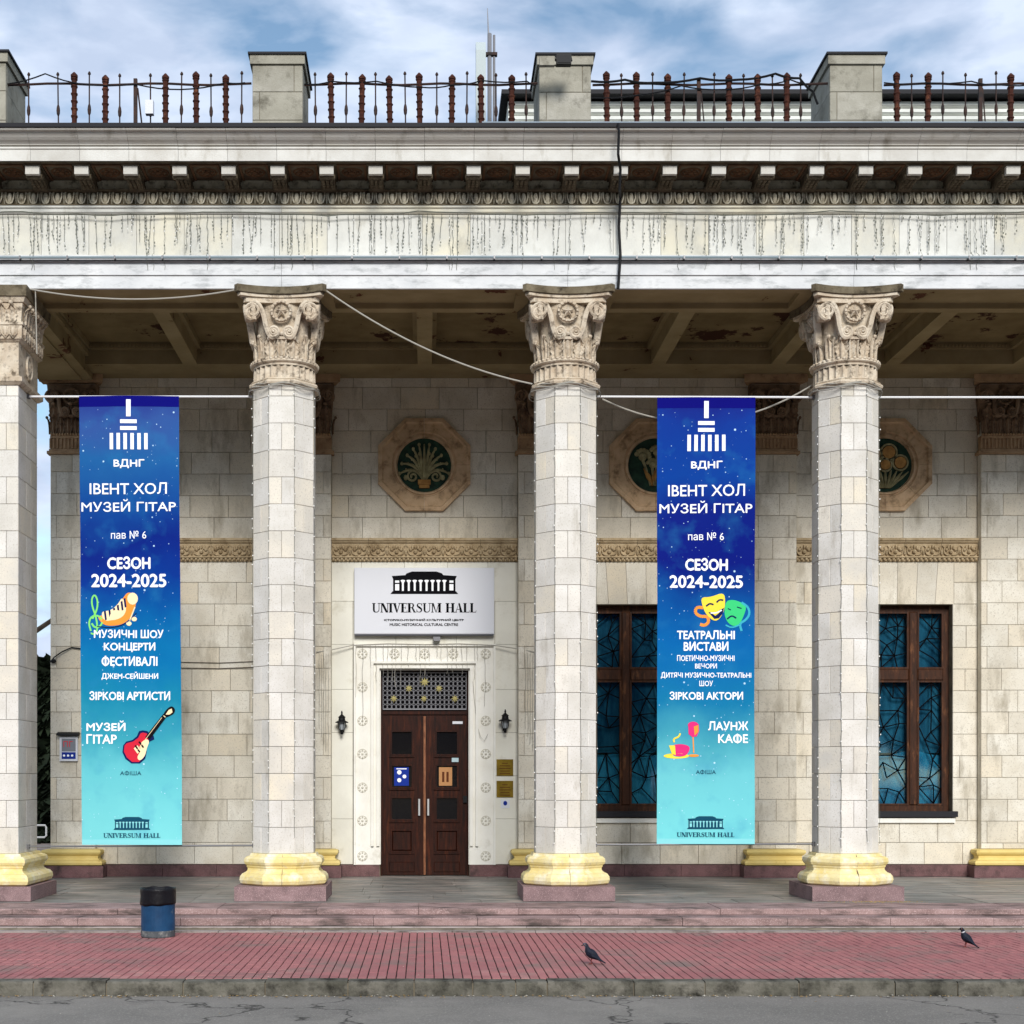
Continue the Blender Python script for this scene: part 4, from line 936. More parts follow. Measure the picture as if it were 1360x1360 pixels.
# ------------------------------------------------------------------ door surround, doors, grille
t = thing('door_surround', 'white moulded door surround dotted with small rosettes', 'door surround', (0, YF, 0))
OX, OZ = 0.785, Z(888, YF)
def arch(mb, xo, zo, xi, zi, y0, y1, z0=0.0):
    mb.box(-xo, -xi, y0, y1, z0, zo); mb.box(xi, xo, y0, y1, z0, zo); mb.box(-xi, xi, y0, y1, zi, zo)
SW = (SX1-SX0)/2
q = MB(); arch(q, SW, SZ1, OX, OZ, -0.035, 0.06, 0.206); q.build('surround_face', 'white_surround', t)
q = MB(); arch(q, SW, SZ1, SW-0.035, SZ1-0.035, -0.085, -0.0345, 0.206); q.build('outer_moulding', 'white_surround', t)
q = MB(); arch(q, OX+0.145, OZ+0.12, OX+0.10, OZ+0.085, -0.095, -0.0345, 0.53); q.build('inner_moulding', 'white_surround', t)
q = MB(); arch(q, OX+0.05, OZ+0.045, OX, OZ, -0.08, -0.0345, 0.53); q.build('inner_moulding', 'white_surround', t)
q = MB(); arch(q, OX+0.0, OZ+0.0, OX-0.02, OZ-0.02, 0.0, 0.5, 0.206); q.build('reveal', 'white_surround', t)
rs = [(481.5,y) for y in (869,913,957.5,1001.5,1046,1090,1137)]+[(645,y) for y in (869,913,957.5,1001.5,1046,1090,1137)]+[(524,869),(564,869),(602,869)]
q = MB(); 
for k in range(8):
    a = k*pi/4; q.ball(0.062*cos(a), -0.008, 0.062*sin(a), 0.017, 0.012, 0.017, 5, 4)
q.ball(0,-0.008,0,0.02,0.014,0.02,6,4)
q.tube([(0.085*cos(k*pi/6), 0, 0.085*sin(k*pi/6)) for k in range(12)], 0.006, 4, closed=True)
mat('rosette_grey', (196,192,178), 0.8); rme = q.mesh('rosette', 'rosette_grey')
for px, py in rs: link('rosette', rme, t, (X(px,YF), -0.036, Z(py,YF)))
# doors
YD = YF+0.22
t = thing('entrance_doors', 'dark brown double entrance doors with small glazed panels', 'door', (0, YD, 0))
DH = Z(949, YD); DW = 0.775
q = MB(); q.box(-DW+0.0, -DW+0.035, -0.03, 0.06, 0, OZ-0.001); q.box(DW-0.035, DW, -0.03, 0.06, 0, OZ-0.001); q.box(-DW+0.035, DW-0.035, -0.03, 0.06, DH, DH+0.10); q.box(-DW+0.035, DW-0.035, -0.03, 0.06, OZ-0.06, OZ-0.001); q.build('door_frame', 'door_wood', t)
for s in (-1, 1):
    lf = bpy.data.objects.new('door_leaf', None)
    cx = s*0.372; hw = 0.366
    px0 = (520.7, 546.6) if s < 0 else (580, 607)
    gx0, gx1 = X(px0[0],YD)-cx, X(px0[1],YD)-cx
    rows = [Z(y,YD) for y in (1130,1103.5,1088,1060,1045,1017,1001.6,972)]
    q = MB(); xs2 = [-hw, gx0, gx1, hw]
    q.box(-hw, gx0, 0, 0.045, 0.01, DH-0.003); q.box(gx1, hw, 0, 0.045, 0.01, DH-0.003)
    zz2 = [0.01]+rows+[DH-0.003]
    for i in range(0, len(zz2), 2): q.box(gx0, gx1, 0, 0.045, zz2[i], zz2[i+1])
    leaf_o = q.build('door_leaf', 'door_wood', t, (cx, 0, 0))
    for i in range(4):
        z0, z1 = rows[2*i], rows[2*i+1]
        q = MB(); g = 0.028
        for (a0,a1,b0,b1) in ((gx0-g,gx1+g,z1,z1+g),(gx0-g,gx1+g,z0-g,z0),(gx0-g,gx0,z0,z1),(gx1,gx1+g,z0,z1)): q.box(a0,a1,-0.018,0.0,b0,b1)
        q.box(gx0-0.05, gx1+0.05, -0.028, 0.0, z0-0.055, z0-0.03)
        q.build('panel_moulding', 'door_wood', leaf_o)
        q = MB()
        if i: q.box(gx0, gx1, 0.02, 0.03, z0, z1); q.build('pane', 'dark_pane', leaf_o)
        else: q.cbox(gx0, gx1, 0.005, 0.03, z0, z1, 0.02); q.build('wood_panel', 'door_wood', leaf_o)
    q = MB(); q.cbox(gx0-0.05, gx1+0.05, -0.012, 0.0, 0.06, 0.24, 0.01); q.build('kick_panel', 'door_wood', leaf_o)
    hx = X(556.7 if s < 0 else 568.7, YD)-cx
    q = MB(); q.tube([(hx,-0.002,Z(1083,YD)+0.03),(hx,-0.05,Z(1083,YD)+0.03),(hx,-0.05,Z(1061,YD)-0.03),(hx,-0.002,Z(1061,YD)-0.03)], 0.012, 6); q.tube([(hx,-0.05,Z(1083,YD)),(hx,-0.05,Z(1061,YD))], 0.018, 8); q.build('handle', 'chrome', leaf_o)
q = MB(); q.box(-0.02, 0.018, -0.025, 0.0, 0.015, DH-0.03); q.build('astragal', 'astragal_wood', t)
q = MB(); q.box(X(615,YD), X(620.5,YD), -0.05, 0.0, Z(1066,YD), Z(1057,YD)); q.build('lock', 'black_metal', t)
# transom grille
t = thing('transom_grille', 'metal ring grille with gold stars above the entrance doors', 'grille', (0, YD-0.06, 0))
gz0, gz1 = Z(942, YD), OZ-0.05; gw = DW-0.045
MB().box(-gw, gw, 0.08, 0.10, gz0-0.02, gz1).build('pane', 'dark_pane', t)
q = MB(); nx = 19; sp = 2*gw/nx; nz_ = 8; sz = (gz1-gz0)/nz_
for i in range(nx):
    for j in range(nz_):
        cx, cz = -gw+sp*(i+0.5), gz0+sz*(j+0.5)
        q.tube([(cx+sp*0.46*cos(k*pi/5), 0, cz+sz*0.46*sin(k*pi/5)) for k in range(10)], 0.0055, 4, closed=True)
for i in range(nx+1): q.box(-gw+sp*i-0.003, -gw+sp*i+0.003, -0.004, 0.004, gz0, gz1)
q.box(-gw, gw, -0.012, 0.01, gz0-0.012, gz0+0.008); q.box(-gw, gw, -0.012, 0.01, gz1-0.02, gz1)
q.build('grille', 'grille_metal', t, kind='stuff')
for (px, py, r) in ((564,906,0.085),(543,914.5,0.07),(583,914.5,0.07),(523,928,0.07),(563,928,0.065),(604,928,0.07)):
    q = MB(); vs = [(0,-0.035,0)]; fs = []
    for k in range(16):
        a = pi/2+2*pi*k/16; rr = r if k % 2 == 0 else r*0.45; vs.append((rr*cos(a), -0.015, rr*sin(a)))
    for k in range(16): fs.append((0, 1+(k+1)%16, 1+k))
    q.add(vs, fs); q.build('star', 'gold_metal', t, (X(px,YD-0.06), 0, Z(py,YD-0.06)))
# ------------------------------------------------------------------ windows
YWN = 0.20
wlab = ['tall brown framed window partly hidden behind the theatre banner', 'tall brown framed window right of the column nearest the picture edge']
for wi, (c, lb) in enumerate(zip(WINS, wlab)):
    t = thing('tall_window', lb, 'window', (c, YF+YWN, 0), 'tall three-light windows of the portico wall')
    z0, z1 = WZ0+0.09, WZ1; zt0, zt1 = Z(904,YF+YWN), Z(888.5,YF+YWN); ml = 0.50; fw = 0.10
    q = MB(); q.box(-WHW, -WHW+fw, -0.02, 0.08, z0, z1); q.box(WHW-fw, WHW, -0.02, 0.08, z0, z1); q.box(-WHW+fw, WHW-fw, -0.02, 0.08, z1-0.11, z1); q.box(-WHW+fw, WHW-fw, -0.02, 0.08, z0, z0+0.11); q.build('frame', 'window_wood', t)
    for s in (-1, 1): MB().cbox(s*ml-0.075, s*ml+0.075, -0.045, 0.08, z0+0.11, z1-0.11, 0.02).build('mullion', 'window_wood', t)
    for (u0,u1) in ((-WHW+fw,-ml-0.076),(-ml+0.076,ml-0.076),(ml+0.076,WHW-fw)):
        MB().cbox(u0, u1, -0.04, 0.08, zt0, zt1, 0.02).build('transom', 'window_wood', t)
        for (v0, v1) in ((z0+0.11, zt0), (zt1, z1-0.11)):
            q = MB(); g = 0.03
            q.box(u0,u0+g,-0.03,0.05,v0,v1); q.box(u1-g,u1,-0.03,0.05,v0,v1); q.box(u0+g,u1-g,-0.03,0.05,v0,v0+g); q.box(u0+g,u1-g,-0.03,0.05,v1-g,v1); q.build('sash', 'window_wood', t)
            pane = MB(); pane.box(u0+g, u1-g, 0.02, 0.026, v0+g, v1-g); pane = pane.build('pane', 'window_glass', t)
            # irregular leading
            rr = random.Random(int(c*100+u0*37+v0*11)); A, B, Cc, D = u0+g, u1-g, v0+g, v1-g
            pts = []; nxp = max(2, round((B-A)/0.22)); nzp = max(3, round((D-Cc)/0.26))
            for i in range(nxp+1):
                for j in range(nzp+1):
                    ex = i in (0, nxp); ez = j in (0, nzp)
                    pts.append(Vector((A+(B-A)*i/nxp+(0 if ex else rr.uniform(-0.09,0.09)), Cc+(D-Cc)*j/nzp+(0 if ez else rr.uniform(-0.09,0.09)))))
            vv, ee, ff, *_ = delaunay_2d_cdt(pts, [], [], 0, 1e-5)
            ld = MB(); es = set()
            for f in ff:
                for k in range(len(f)): es.add(tuple(sorted((f[k], f[(k+1)%len(f)]))))
            for a, b_ in sorted(es):
                p, r_ = vv[a], vv[b_]
                if (abs(p.x-r_.x) < 1e-4 and (abs(p.x-A) < 1e-3 or abs(p.x-B) < 1e-3)) or (abs(p.y-r_.y) < 1e-4 and (abs(p.y-Cc) < 1e-3 or abs(p.y-D) < 1e-3)): continue
                if rr.random() < 0.22: continue
                ld.ribbon([(p.x,p.y),(r_.x,r_.y)], 0.019, 0.019, 0.010)
            if ld.v: ld.build('leading', 'lead_came', pane, kind='stuff')
    MB().box(-WHW, WHW, 0.13, 0.14, Z(1000,YF+0.3), z1).build('blind', 'curtain_dark', t)
    q = MB(); n = 60; vs = []; fs = []
    for k in range(n+1):
        u = -WHW+2*WHW*k/n; yy = 0.115+0.014*sin(k*0.9)
        vs += [(u,yy,z0),(u,yy,Z(1000+3*sin(k*0.25),YF+0.3))]
    for k in range(n): fs.append((2*k,2*k+2,2*k+3,2*k+1))
    q.add(vs, fs); q.build('curtain', 'curtain_teal', t)
    MB().box(-WHW-0.06, WHW+0.06, -YWN-0.09, -YWN-0.001+0.0, WZ0+0.0, WZ0+0.10).build('sill', 'black_sill', t)
    MB().box(-WHW+0.002, WHW-0.002, -YWN+0.001, -0.021, WZ0+0.0, WZ0+0.088).build('sill', 'black_sill', t)
    MB().box(-WHW-0.03, WHW+0.03, -YWN-0.05, -YWN+0.002, WZ0-0.10, WZ0-0.022).build('lower_sill', 'white_surround', t)
# ------------------------------------------------------------------ medallions
AM = 0.80
def octr(th, a): 
    u = (th+pi/8) % (pi/4)-pi/8; return a/cos(u)
mprof = [('o',0.80,0.0),('o',0.80,-0.075),('o',0.735,-0.085),('o',0.715,-0.055),('o',0.70,-0.05),('m',0.60,-0.062),('c',0.565,-0.07),('c',0.55,-0.045),('c',0.53,-0.04),('c',0.52,-0.065),('c',0.49,-0.07),('c',0.475,-0.02),('c',0.465,0.0)]
def medallion(x, z, label, kind):
    t = thing('medallion', label, 'medallion', (x, YF, z), 'octagonal medallions high on the rear wall')
    for k in range(8):
        q = MB(); n = 8; vs = []; fs = []
        for i in range(n+1):
            th = k*pi/4+pi/2+0.003+(pi/4-0.006)*i/n
            for ty, r, y in mprof:
                rr = octr(th, r) if ty == 'o' else (r if ty == 'c' else 0.5*(octr(th, r)+r)); vs.append((rr*cos(th), y, rr*sin(th)))
        m = len(mprof)
        for i in range(n):
            for j in range(m-1): fs.append((i*m+j,(i+1)*m+j,(i+1)*m+j+1,i*m+j+1))
        fs += [tuple(range(m-1,-1,-1)), tuple(n*m+j for j in range(m))]
        q.add(vs, fs); q.build('frame_stone', 'terracotta', t)
    q = MB(); q.disc(0, 0, 0.475, -0.004, 32); q.build('ground_disc', 'relief_green', t)
    q = MB(); q2 = MB()
    if kind == 0:
        for s in (-1, 1):
            for a, l in ((8,0.40),(22,0.40),(38,0.40),(56,0.40),(76,0.38)):
                a = radians(a); P = []
                for k in range(8):
                    u = k/7; aa = a*(0.35+0.65*u); P.append((s*(0.03+l*1.08*u*sin(aa)), -0.26+l*1.6*u*cos(aa)*(1-0.25*u*sin(a))))
                q.ribbon(P, [0.05-0.03*abs(2*k/7-1)**2 for k in range(8)], 0.0, -0.03, crown=0.02)
                q.ball(P[-1][0], -0.03, P[-1][1], 0.028, 0.02, 0.035, 6, 4)
                for k in (3,5):
                    q.ball(P[k][0]+s*0.03, -0.02, P[k][1]+0.012, 0.018, 0.02, 0.03, 5, 4)
            q.ribbon(spiral(s*0.20, -0.20, 0.10, 0.02, pi/2, -s*1.4, 18), 0.035, 0, -0.045, crown=0.01)
            q.ball(s*0.32, -0.03, -0.22, 0.04, 0.03, 0.05, 6, 4)
        q.ribbon([(0,-0.25),(0,0.05),(0,0.36)], [0.06,0.05,0.02], 0, -0.04, crown=0.02)
        q2.box(-0.11,0.11,-0.06,0,-0.34,-0.26); q2.box(-0.09,0.09,-0.05,0,-0.40,-0.345)
    elif kind == 1:
        for cx, cz, r in ((-0.22,0.14,0.15),(0.02,0.22,0.13),(0.24,0.10,0.15),(-0.05,0.0,0.12)):
            for k in range(7):
                a = k*pi/7; q.ball(cx+r*0.75*cos(a), -0.03, cz+r*0.75*sin(a), r*0.3, 0.03, r*0.3, 6, 4)
            q.ball(cx, -0.03, cz, r*0.5, 0.04, r*0.5, 8, 5)
            q.ribbon([(cx,cz-0.05),(cx*0.7,cz-0.22),(cx*0.4,-0.36)], [0.05,0.035,0.02], 0, -0.03, crown=0.01)
        for s in (-1,1): q2.ribbon([(s*0.05,-0.36),(s*0.12,-0.2),(s*0.2,-0.06)], [0.02,0.08,0.01], 0, -0.035, crown=0.02)
        q2.ribbon([(-0.05,-0.32),(-0.02,-0.2),(0.0,-0.08)], [0.02,0.09,0.01], 0, -0.035, crown=0.02)
    else:
        for cx, cz, r in ((-0.20,0.18,0.14),(0.06,0.22,0.14),(0.26,0.04,0.13),(-0.32,-0.04,0.12),(0,0.0,0.11)):
            q2.prism_y([(cx+r*0.78*cos(k*pi/10), cz+r*0.78*sin(k*pi/10)) for k in range(20)], -0.05, 0)
            q.tube([(cx+r*cos(k*pi/10), -0.03, cz+r*sin(k*pi/10)) for k in range(20)], 0.02, 5, closed=True)
        for k in range(-4, 5):
            q.ribbon([(k*0.02,-0.40),(k*0.07,-0.22),(k*0.10,-0.08-0.01*abs(k))], [0.02,0.05,0.015], 0, -0.04, crown=0.02)
    q.build('relief', 'relief_stone', t); q2.build('relief', 'relief_ochre', t)
zm = Z(618, YF)
medallion(X(563.5,YF), zm, 'octagonal medallion with a carved sheaf above the entrance doors', 0)
medallion(X(870,YF), zm, 'octagonal medallion with carved flowers half covered by the theatre banner', 1)
medallion(X(1175,YF), zm, 'octagonal medallion with carved round fruits beside the last column', 2)

# ------------------------------------------------------------------ lettering
def text_faces(body, w=None, h=None, bold=0.0, spacing=1.0):
    cu = bpy.data.curves.new('t', 'FONT'); cu.body = body; cu.size = 1; cu.offset = bold; cu.space_character = spacing; cu.resolution_u = 3; cu.align_x = 'LEFT'
    o = bpy.data.objects.new('t', cu); COL.objects.link(o)
    bpy.context.view_layer.update()
    dg = bpy.context.evaluated_depsgraph_get(); me = bpy.data.meshes.new_from_object(o.evaluated_get(dg))
    vs = [v.co.xy[:] for v in me.vertices]; fs = [tuple(p.vertices) for p in me.polygons]
    bpy.data.objects.remove(o); bpy.data.curves.remove(cu); bpy.data.meshes.remove(me)
    x0, x1 = min(v[0] for v in vs), max(v[0] for v in vs); z0, z1 = min(v[1] for v in vs), max(v[1] for v in vs)
    return [((v[0]-x0)/(x1-x0)-0.5, (v[1]-z0)/(z1-z0)) for v in vs], fs
def raw_x(body):
    cu = bpy.data.curves.new('t', 'FONT'); cu.body = body; cu.size = 1; o = bpy.data.objects.new('t', cu); COL.objects.link(o); bpy.context.view_layer.update()
    me = bpy.data.meshes.new_from_object(o.evaluated_get(bpy.context.evaluated_depsgraph_get())); xs_ = [v.co.x for v in me.vertices]
    bpy.data.objects.remove(o); bpy.data.curves.remove(cu); bpy.data.meshes.remove(me); return min(xs_), max(xs_)
def put_text(mb, body, cx, zb, w, h, y, bold=0.02, wave=None):
    vs, fs = text_faces(body.translate(str.maketrans('АВЕКМНОРСТХІ', 'ABEKMHOPCTXI')), bold=0.0)
    bs = bold*0.55
    bar = None
    if 'Ф' in body:                       # O with a stem through it
        i = body.index('Ф'); pre = body[:i].translate(str.maketrans('АВЕКМНОРСТХІ', 'ABEKMHOPCTXI'))
        whole = body.replace('Ф','O').translate(str.maketrans('АВЕКМНОРСТХІ', 'ABEKMHOPCTXI'))
        xa = raw_x(whole)[0]; xb = raw_x(whole)[1]; o0, o1 = raw_x('O'); e = raw_x(pre+'O')[1]; c_ = e-(o1-o0)/2
        bar = ((c_-xa)/(xb-xa)-0.5, 0.055/(xb-xa)); vs, fs = text_faces(whole, bold=0.0)
        n0 = len(vs); vs = vs+[(bar[0]-bar[1],-0.03),(bar[0]+bar[1],-0.03),(bar[0]+bar[1],1.05),(bar[0]-bar[1],1.05)]; fs = fs+[(n0,n0+1,n0+2,n0+3)]
    for i, (ox, oz) in enumerate(((0,0),(bs,0),(-bs,0),(0,bs),(0,-bs)) if bold > 0.007 else ((0,0),)):
        k = w/(w+2*bs*h)
        P = [(cx+u*w*k+ox*h, y-0.0004*i, zb+v*h*(1-2*bs)+bs*h+oz*h) for u, v in vs]
        if wave: P = [(a_, wave(a_, c_)+b_, c_) for a_, b_, c_ in P]
        mb.add(P, fs)
# serif capitals, built from strokes
def serif_word(mb, word, cx, zb, w, h, y):
    T, th, sf = 0.25, 0.10, 0.07
    def rect(a, b, c, d): return [(a,c),(b,c),(b,d),(a,d)]
    def G(ch):
        P = []; R = []
        S = lambda xc, wd, lo=True, hi=True: P.extend(([rect(xc-wd/2, xc+wd/2, 0, 1)] + ([rect(xc-wd/2-0.08, xc+wd/2+0.08, 0, sf)] if lo else []) + ([rect(xc-wd/2-0.08, xc+wd/2+0.08, 1-sf, 1)] if hi else [])))
        if ch == 'I': S(0.2, T); wd = 0.4
        elif ch == 'U':
            P.append(rect(0.1,0.3,0.3,1)); P.append(rect(0.02,0.38,1-sf,1)); P.append(rect(0.72,0.79,0.3,1)); P.append(rect(0.62,0.89,1-sf,1))
            R.append(([(0.2,0.32),(0.22,0.16),(0.32,0.06),(0.46,0.035),(0.6,0.06),(0.71,0.16),(0.755,0.32)], [0.2,0.18,0.12,0.08,0.08,0.08,0.07])); wd = 0.9
        elif ch == 'N': S(0.14, th); P.append([(0.06,1),(0.33,1),(0.82,0),(0.58,0)]); P.append(rect(0.745,0.815,0,1)); P.append(rect(0.66,0.90,1-sf,1)); wd = 0.9
        elif ch == 'V': P += [[(0.05,1),(0.33,1),(0.54,0),(0.40,0)],[(0.42,0),(0.50,0),(0.80,1),(0.72,1)],rect(0.0,0.38,1-sf,1),rect(0.63,0.88,1-sf,1)]; wd = 0.86
        elif ch == 'A': P += [[(0.57,0),(0.85,0),(0.54,1),(0.40,1)],[(0.08,0),(0.16,0),(0.46,1),(0.40,0.88)],rect(0.22,0.62,0.30,0.36),rect(0.0,0.25,0,sf),rect(0.52,0.9,0,sf)]; wd = 0.9
        elif ch == 'E': P += [rect(0.08,0.33,0,1),rect(0.02,0.68,0,sf),rect(0.02,0.66,1-sf,1),rect(0.3,0.52,0.48,0.53),[(0.62,0),(0.68,0),(0.72,0.26),(0.67,0.2)],[(0.61,1),(0.66,1),(0.68,0.76),(0.64,0.82)],rect(0.49,0.54,0.38,0.63)]; wd = 0.74
        elif ch == 'L': P += [rect(0.08,0.33,0,1),rect(0.02,0.66,0,sf),rect(0.02,0.38,1-sf,1),[(0.60,0),(0.66,0),(0.70,0.28),(0.65,0.2)]]; wd = 0.72
        elif ch == 'H': S(0.18, T); S(0.74, T); P.append(rect(0.2,0.7,0.48,0.54)); wd = 0.94
        elif ch == 'M': S(0.14, th); P += [[(0.08,1),(0.28,1),(0.56,0.0),(0.50,0.0)],[(0.50,0.0),(0.57,0.0),(0.86,1),(0.80,1)]]; S(0.90, T); wd = 1.12
        elif ch == 'R':
            S(0.18, T); R.append(([(0.2,0.97),(0.45,0.965),(0.58,0.88),(0.61,0.75),(0.57,0.6),(0.44,0.52),(0.2,0.51)], [0.05,0.07,0.14,0.17,0.14,0.06,0.05])); P += [[(0.40,0.52),(0.58,0.52),(0.86,0),(0.66,0)],rect(0.62,0.90,0,sf)]; wd = 0.90
        elif ch == 'S':
            R.append(([(0.60,0.80),(0.54,0.92),(0.36,0.965),(0.18,0.90),(0.13,0.76),(0.22,0.62),(0.40,0.50),(0.56,0.37),(0.58,0.20),(0.47,0.07),(0.30,0.035),(0.14,0.09),(0.08,0.24)], [0.05,0.06,0.07,0.11,0.15,0.19,0.21,0.19,0.15,0.10,0.07,0.06,0.05])); P += [rect(0.59,0.64,0.68,0.99),rect(0.05,0.10,0.01,0.33)]; wd = 0.70
        else: wd = 0.45
        return P, R, wd
    L_ = [G(c) for c in word]; tot = sum(g[2] for g in L_); x = cx-w/2; k = w/tot
    for P, R, wd in L_:
        for i, p in enumerate(P): mb.prism_y([(x+a*k, zb+b_*h) for a, b_ in p], y-0.001*i*0.2-0.0012, y)
        for pts, ws in R: mb.ribbon([(x+a*k, zb+b_*h) for a, b_ in pts], [q*k for q in ws], y, y-0.002)
        x += wd*k
def palace(mb, mb2, cx, zb, w, h, y):
    """small pictogram of a colonnaded hall; mb dark, mb2 light"""
    u = lambda a: cx+(a-0.5)*w; v = lambda a: zb+a*h
    mb.poly([(u(0),v(0)),(u(1),v(0)),(u(0.97),v(0.12)),(u(0.03),v(0.12))], y)
    mb.poly([(u(0.02),v(0.80)),(u(0.04),v(0.66)),(u(0.96),v(0.66)),(u(0.98),v(0.80)),(u(0.78),v(0.84)),(u(0.76),v(0.92)),(u(0.68),v(1)),(u(0.32),v(1)),(u(0.24),v(0.92)),(u(0.22),v(0.84))], y)
    mb.poly([(u(0.04),v(0.12)),(u(0.96),v(0.12)),(u(0.96),v(0.66)),(u(0.04),v(0.66))], y+0.0006)
    for a in (0.07, 0.87): mb2.poly([(u(a),v(0.16)),(u(a+0.06),v(0.16)),(u(a+0.06),v(0.44)),(u(a),v(0.44))], y-0.001); mb2.poly([(u(a),v(0.50)),(u(a+0.06),v(0.50)),(u(a+0.06),v(0.60)),(u(a),v(0.60))], y-0.001)
    for k in range(8):
        a = 0.17+k*0.0875; mb2.poly([(u(a),v(0.14)),(u(a+0.028),v(0.14)),(u(a+0.028),v(0.5)),(u(a+0.05),v(0.60)),(u(a+0.028),v(0.63)),(u(a),v(0.63)),(u(a-0.022),v(0.60)),(u(a),v(0.5))], y-0.001)

# ------------------------------------------------------------------ sign board
ysn = YF-0.14
t = thing('sign_board', 'white board reading UNIVERSUM HALL over the entrance doors', 'sign', (0, ysn, 0))
sx0, sx1, sz0, sz1 = X(470.5,ysn), X(656.5,ysn), Z(842,ysn), Z(754,ysn)
MB().cbox(sx0, sx1, 0, 0.13, sz0, sz1, 0.008).build('board', 'white_plastic', t)
MB().box(sx0+0.01, sx1-0.01, 0.012, 0.132, sz0-0.022, sz0-0.001).build('bottom_edge', 'sign_edge', t)
q = MB(); q2 = MB()
serif_word(q, 'UNIVERSUM HALL', X(563.5,ysn), Z(813.5,ysn), X(633,ysn)-X(494,ysn), Z(801,ysn)-Z(813.5,ysn), -0.001)
palace(q, q2, X(563.5,ysn), Z(789,ysn), X(608,ysn)-X(518,ysn), Z(759,ysn)-Z(789,ysn), -0.002)
put_text(q, 'ІСТОРИКО-МУЗИЧНИЙ КУЛЬТУРНИЙ ЦЕНТР', X(563,ysn), Z(825.5,ysn), X(616,ysn)-X(510,ysn), 0.055, -0.002, 0.10)
put_text(q, 'MUSIC HISTORICAL CULTURAL CENTRE', X(563,ysn), Z(831.5,ysn), X(609,ysn)-X(518,ysn), 0.05, -0.002, 0.09)
q.build('lettering', 'black_print', t); q2.build('pictogram_column', 'white_print', t, loc=(0,-0.0005,0), kind='stuff')

# ------------------------------------------------------------------ banners
YBN = 0.42
def wave(x, z): return 0.016*sin(z*1.1+x*2.2)+0.009*sin(z*2.6-x*4+1)+0.0022*sin(x*13+z*0.7)
def banner(px0t, px1t, px0b, px1b, pyt, pyb, dx, label, mname, seed):
    """dx: photo shift of the printed matter against the left banner"""
    t = thing('banner', label, 'banner', (0, YBN, 0), 'tall blue banners between the columns')
    n, m = 26, 44; vs = []; fs = []
    def corner(u, v): 
        xa = X(px0t+(px1t-px0t)*u, YBN); xb = X(px0b+(px1b-px0b)*u, YBN); x = xa+(xb-xa)*v; z = Z(pyt+(pyb-pyt)*v, YBN); return x, z
    for j in range(m+1):
        for i in range(n+1):
            x, z = corner(i/n, j/m); vs.append((x, wave(x,z), z))
    for j in range(m):
        for i in range(n): a = j*(n+1)+i; fs.append((a+n+1, a+n+2, a+1, a))
    q = MB(); q.add(vs, fs); q.add([(a, b_+0.003, c) for a, b_, c in vs], [f[::-1] for f in fs]); sh = q.build('sheet', mname, t, smooth=True)
    q = MB(); 
    for (v0, v1, mm) in ((0, 0.024, 'banner_hem'), (0.988, 1.0, 'banner_hem_pale')):
        q = MB(); vs = []; fs = []
        for i in range(n+1):
            for v in (v0, v1): x, z = corner(i/n, v); vs.append((x, wave(x,z)-0.002, z))
        for i in range(n): fs.append((2*i+1, 2*i+3, 2*i+2, 2*i))
        q.add(vs, fs); q.build('hem', mm, t)
    return t
def chaikin(p, closed):
    for _ in range(2):
        o = [] if closed else [p[0]]; n = len(p)
        for i in range(n if closed else n-1):
            a, b_ = p[i], p[(i+1)%n]; o += [(a[0]*.75+b_[0]*.25, a[1]*.75+b_[1]*.25), (a[0]*.25+b_[0]*.75, a[1]*.25+b_[1]*.75)]
        if not closed: o.append(p[-1])
        p = o
    return p
def shape(mb, pts, layer, dx=0, dy=0, s=1.0, cx=0, cy=0):
    if 6 < len(pts) < 16: pts = chaikin(pts, True)
    """printed polygon given in photo-proportioned banner coordinates"""
    P = []
    for a, b_ in pts:
        a = cx+(a-cx)*s+dx; b_ = cy+(b_-cy)*s+dy
        x, z = X(a,YBN), Z(b_,YBN); P.append((x, wave(x,z)-0.003-0.0012*layer, z))
    mb.add(P, [tuple(range(len(P)))])
def circ(cx, cy, rx, ry=None, a0=0, a1=360, n=16, rot=0):
    ry = ry or rx; out_ = []
    for k in range(n + (0 if a1-a0 >= 360 else 1)):
        a = radians(a0+(a1-a0)*k/n); x, y = rx*cos(a), -ry*sin(a); r = radians(rot); out_.append((cx+x*cos(r)-y*sin(r), cy+x*sin(r)+y*cos(r)))
    return out_
def stroke(mb, pts, w, layer, dx=0, dy=0):
    if len(pts) > 2: pts = chaikin(pts, False)
    m = len(pts)
    for i in range(m-1):
        (a, b_), (c, d) = pts[i], pts[i+1]; l = math.hypot(c-a, d-b_) or 1; nx, ny = -(d-b_)/l*w/2, (c-a)/l*w/2
        w2 = w
        shape(mb, [(a+nx,b_+ny),(c+nx,d+ny),(c-nx,d-ny),(a-nx,b_-ny)], layer, dx, dy)
def words(par, items, m='white_print', dx=0, dy=0):
    for body, x0, x1, yt, yb, bold in items:
        mb = MB()
        cx = X((x0+x1)/2+dx, YBN); put_text(mb, body, cx, Z(yb+dy,YBN), X(x1,YBN)-X(x0,YBN), Z(yt,YBN)-Z(yb,YBN), -0.005, bold*1.7, wave); mb.build('lettering', m, par)
def logo(mb, dx, dy):
    for (a,c,t_,b_) in ((168,174,531,553.5),(160,182,557.5,562.5),(160,182,566.5,571.5)): shape(mb, [(a,b_),(c,b_),(c,t_),(a,t_)], 1, dx, dy)
    for k in range(6): a = 146+k*9.15; shape(mb, [(a,597),(a+4.6,597),(a+4.6,575.5),(a,575.5)], 1, dx, dy)
b1 = banner(105,237.5,109,242,526,1122,0,'blue music banner left of the doors with a red guitar print','banner_print_music',1)
wq = MB(); logo(wq, 0, 0); wq.build('emblem', 'white_print', b1)
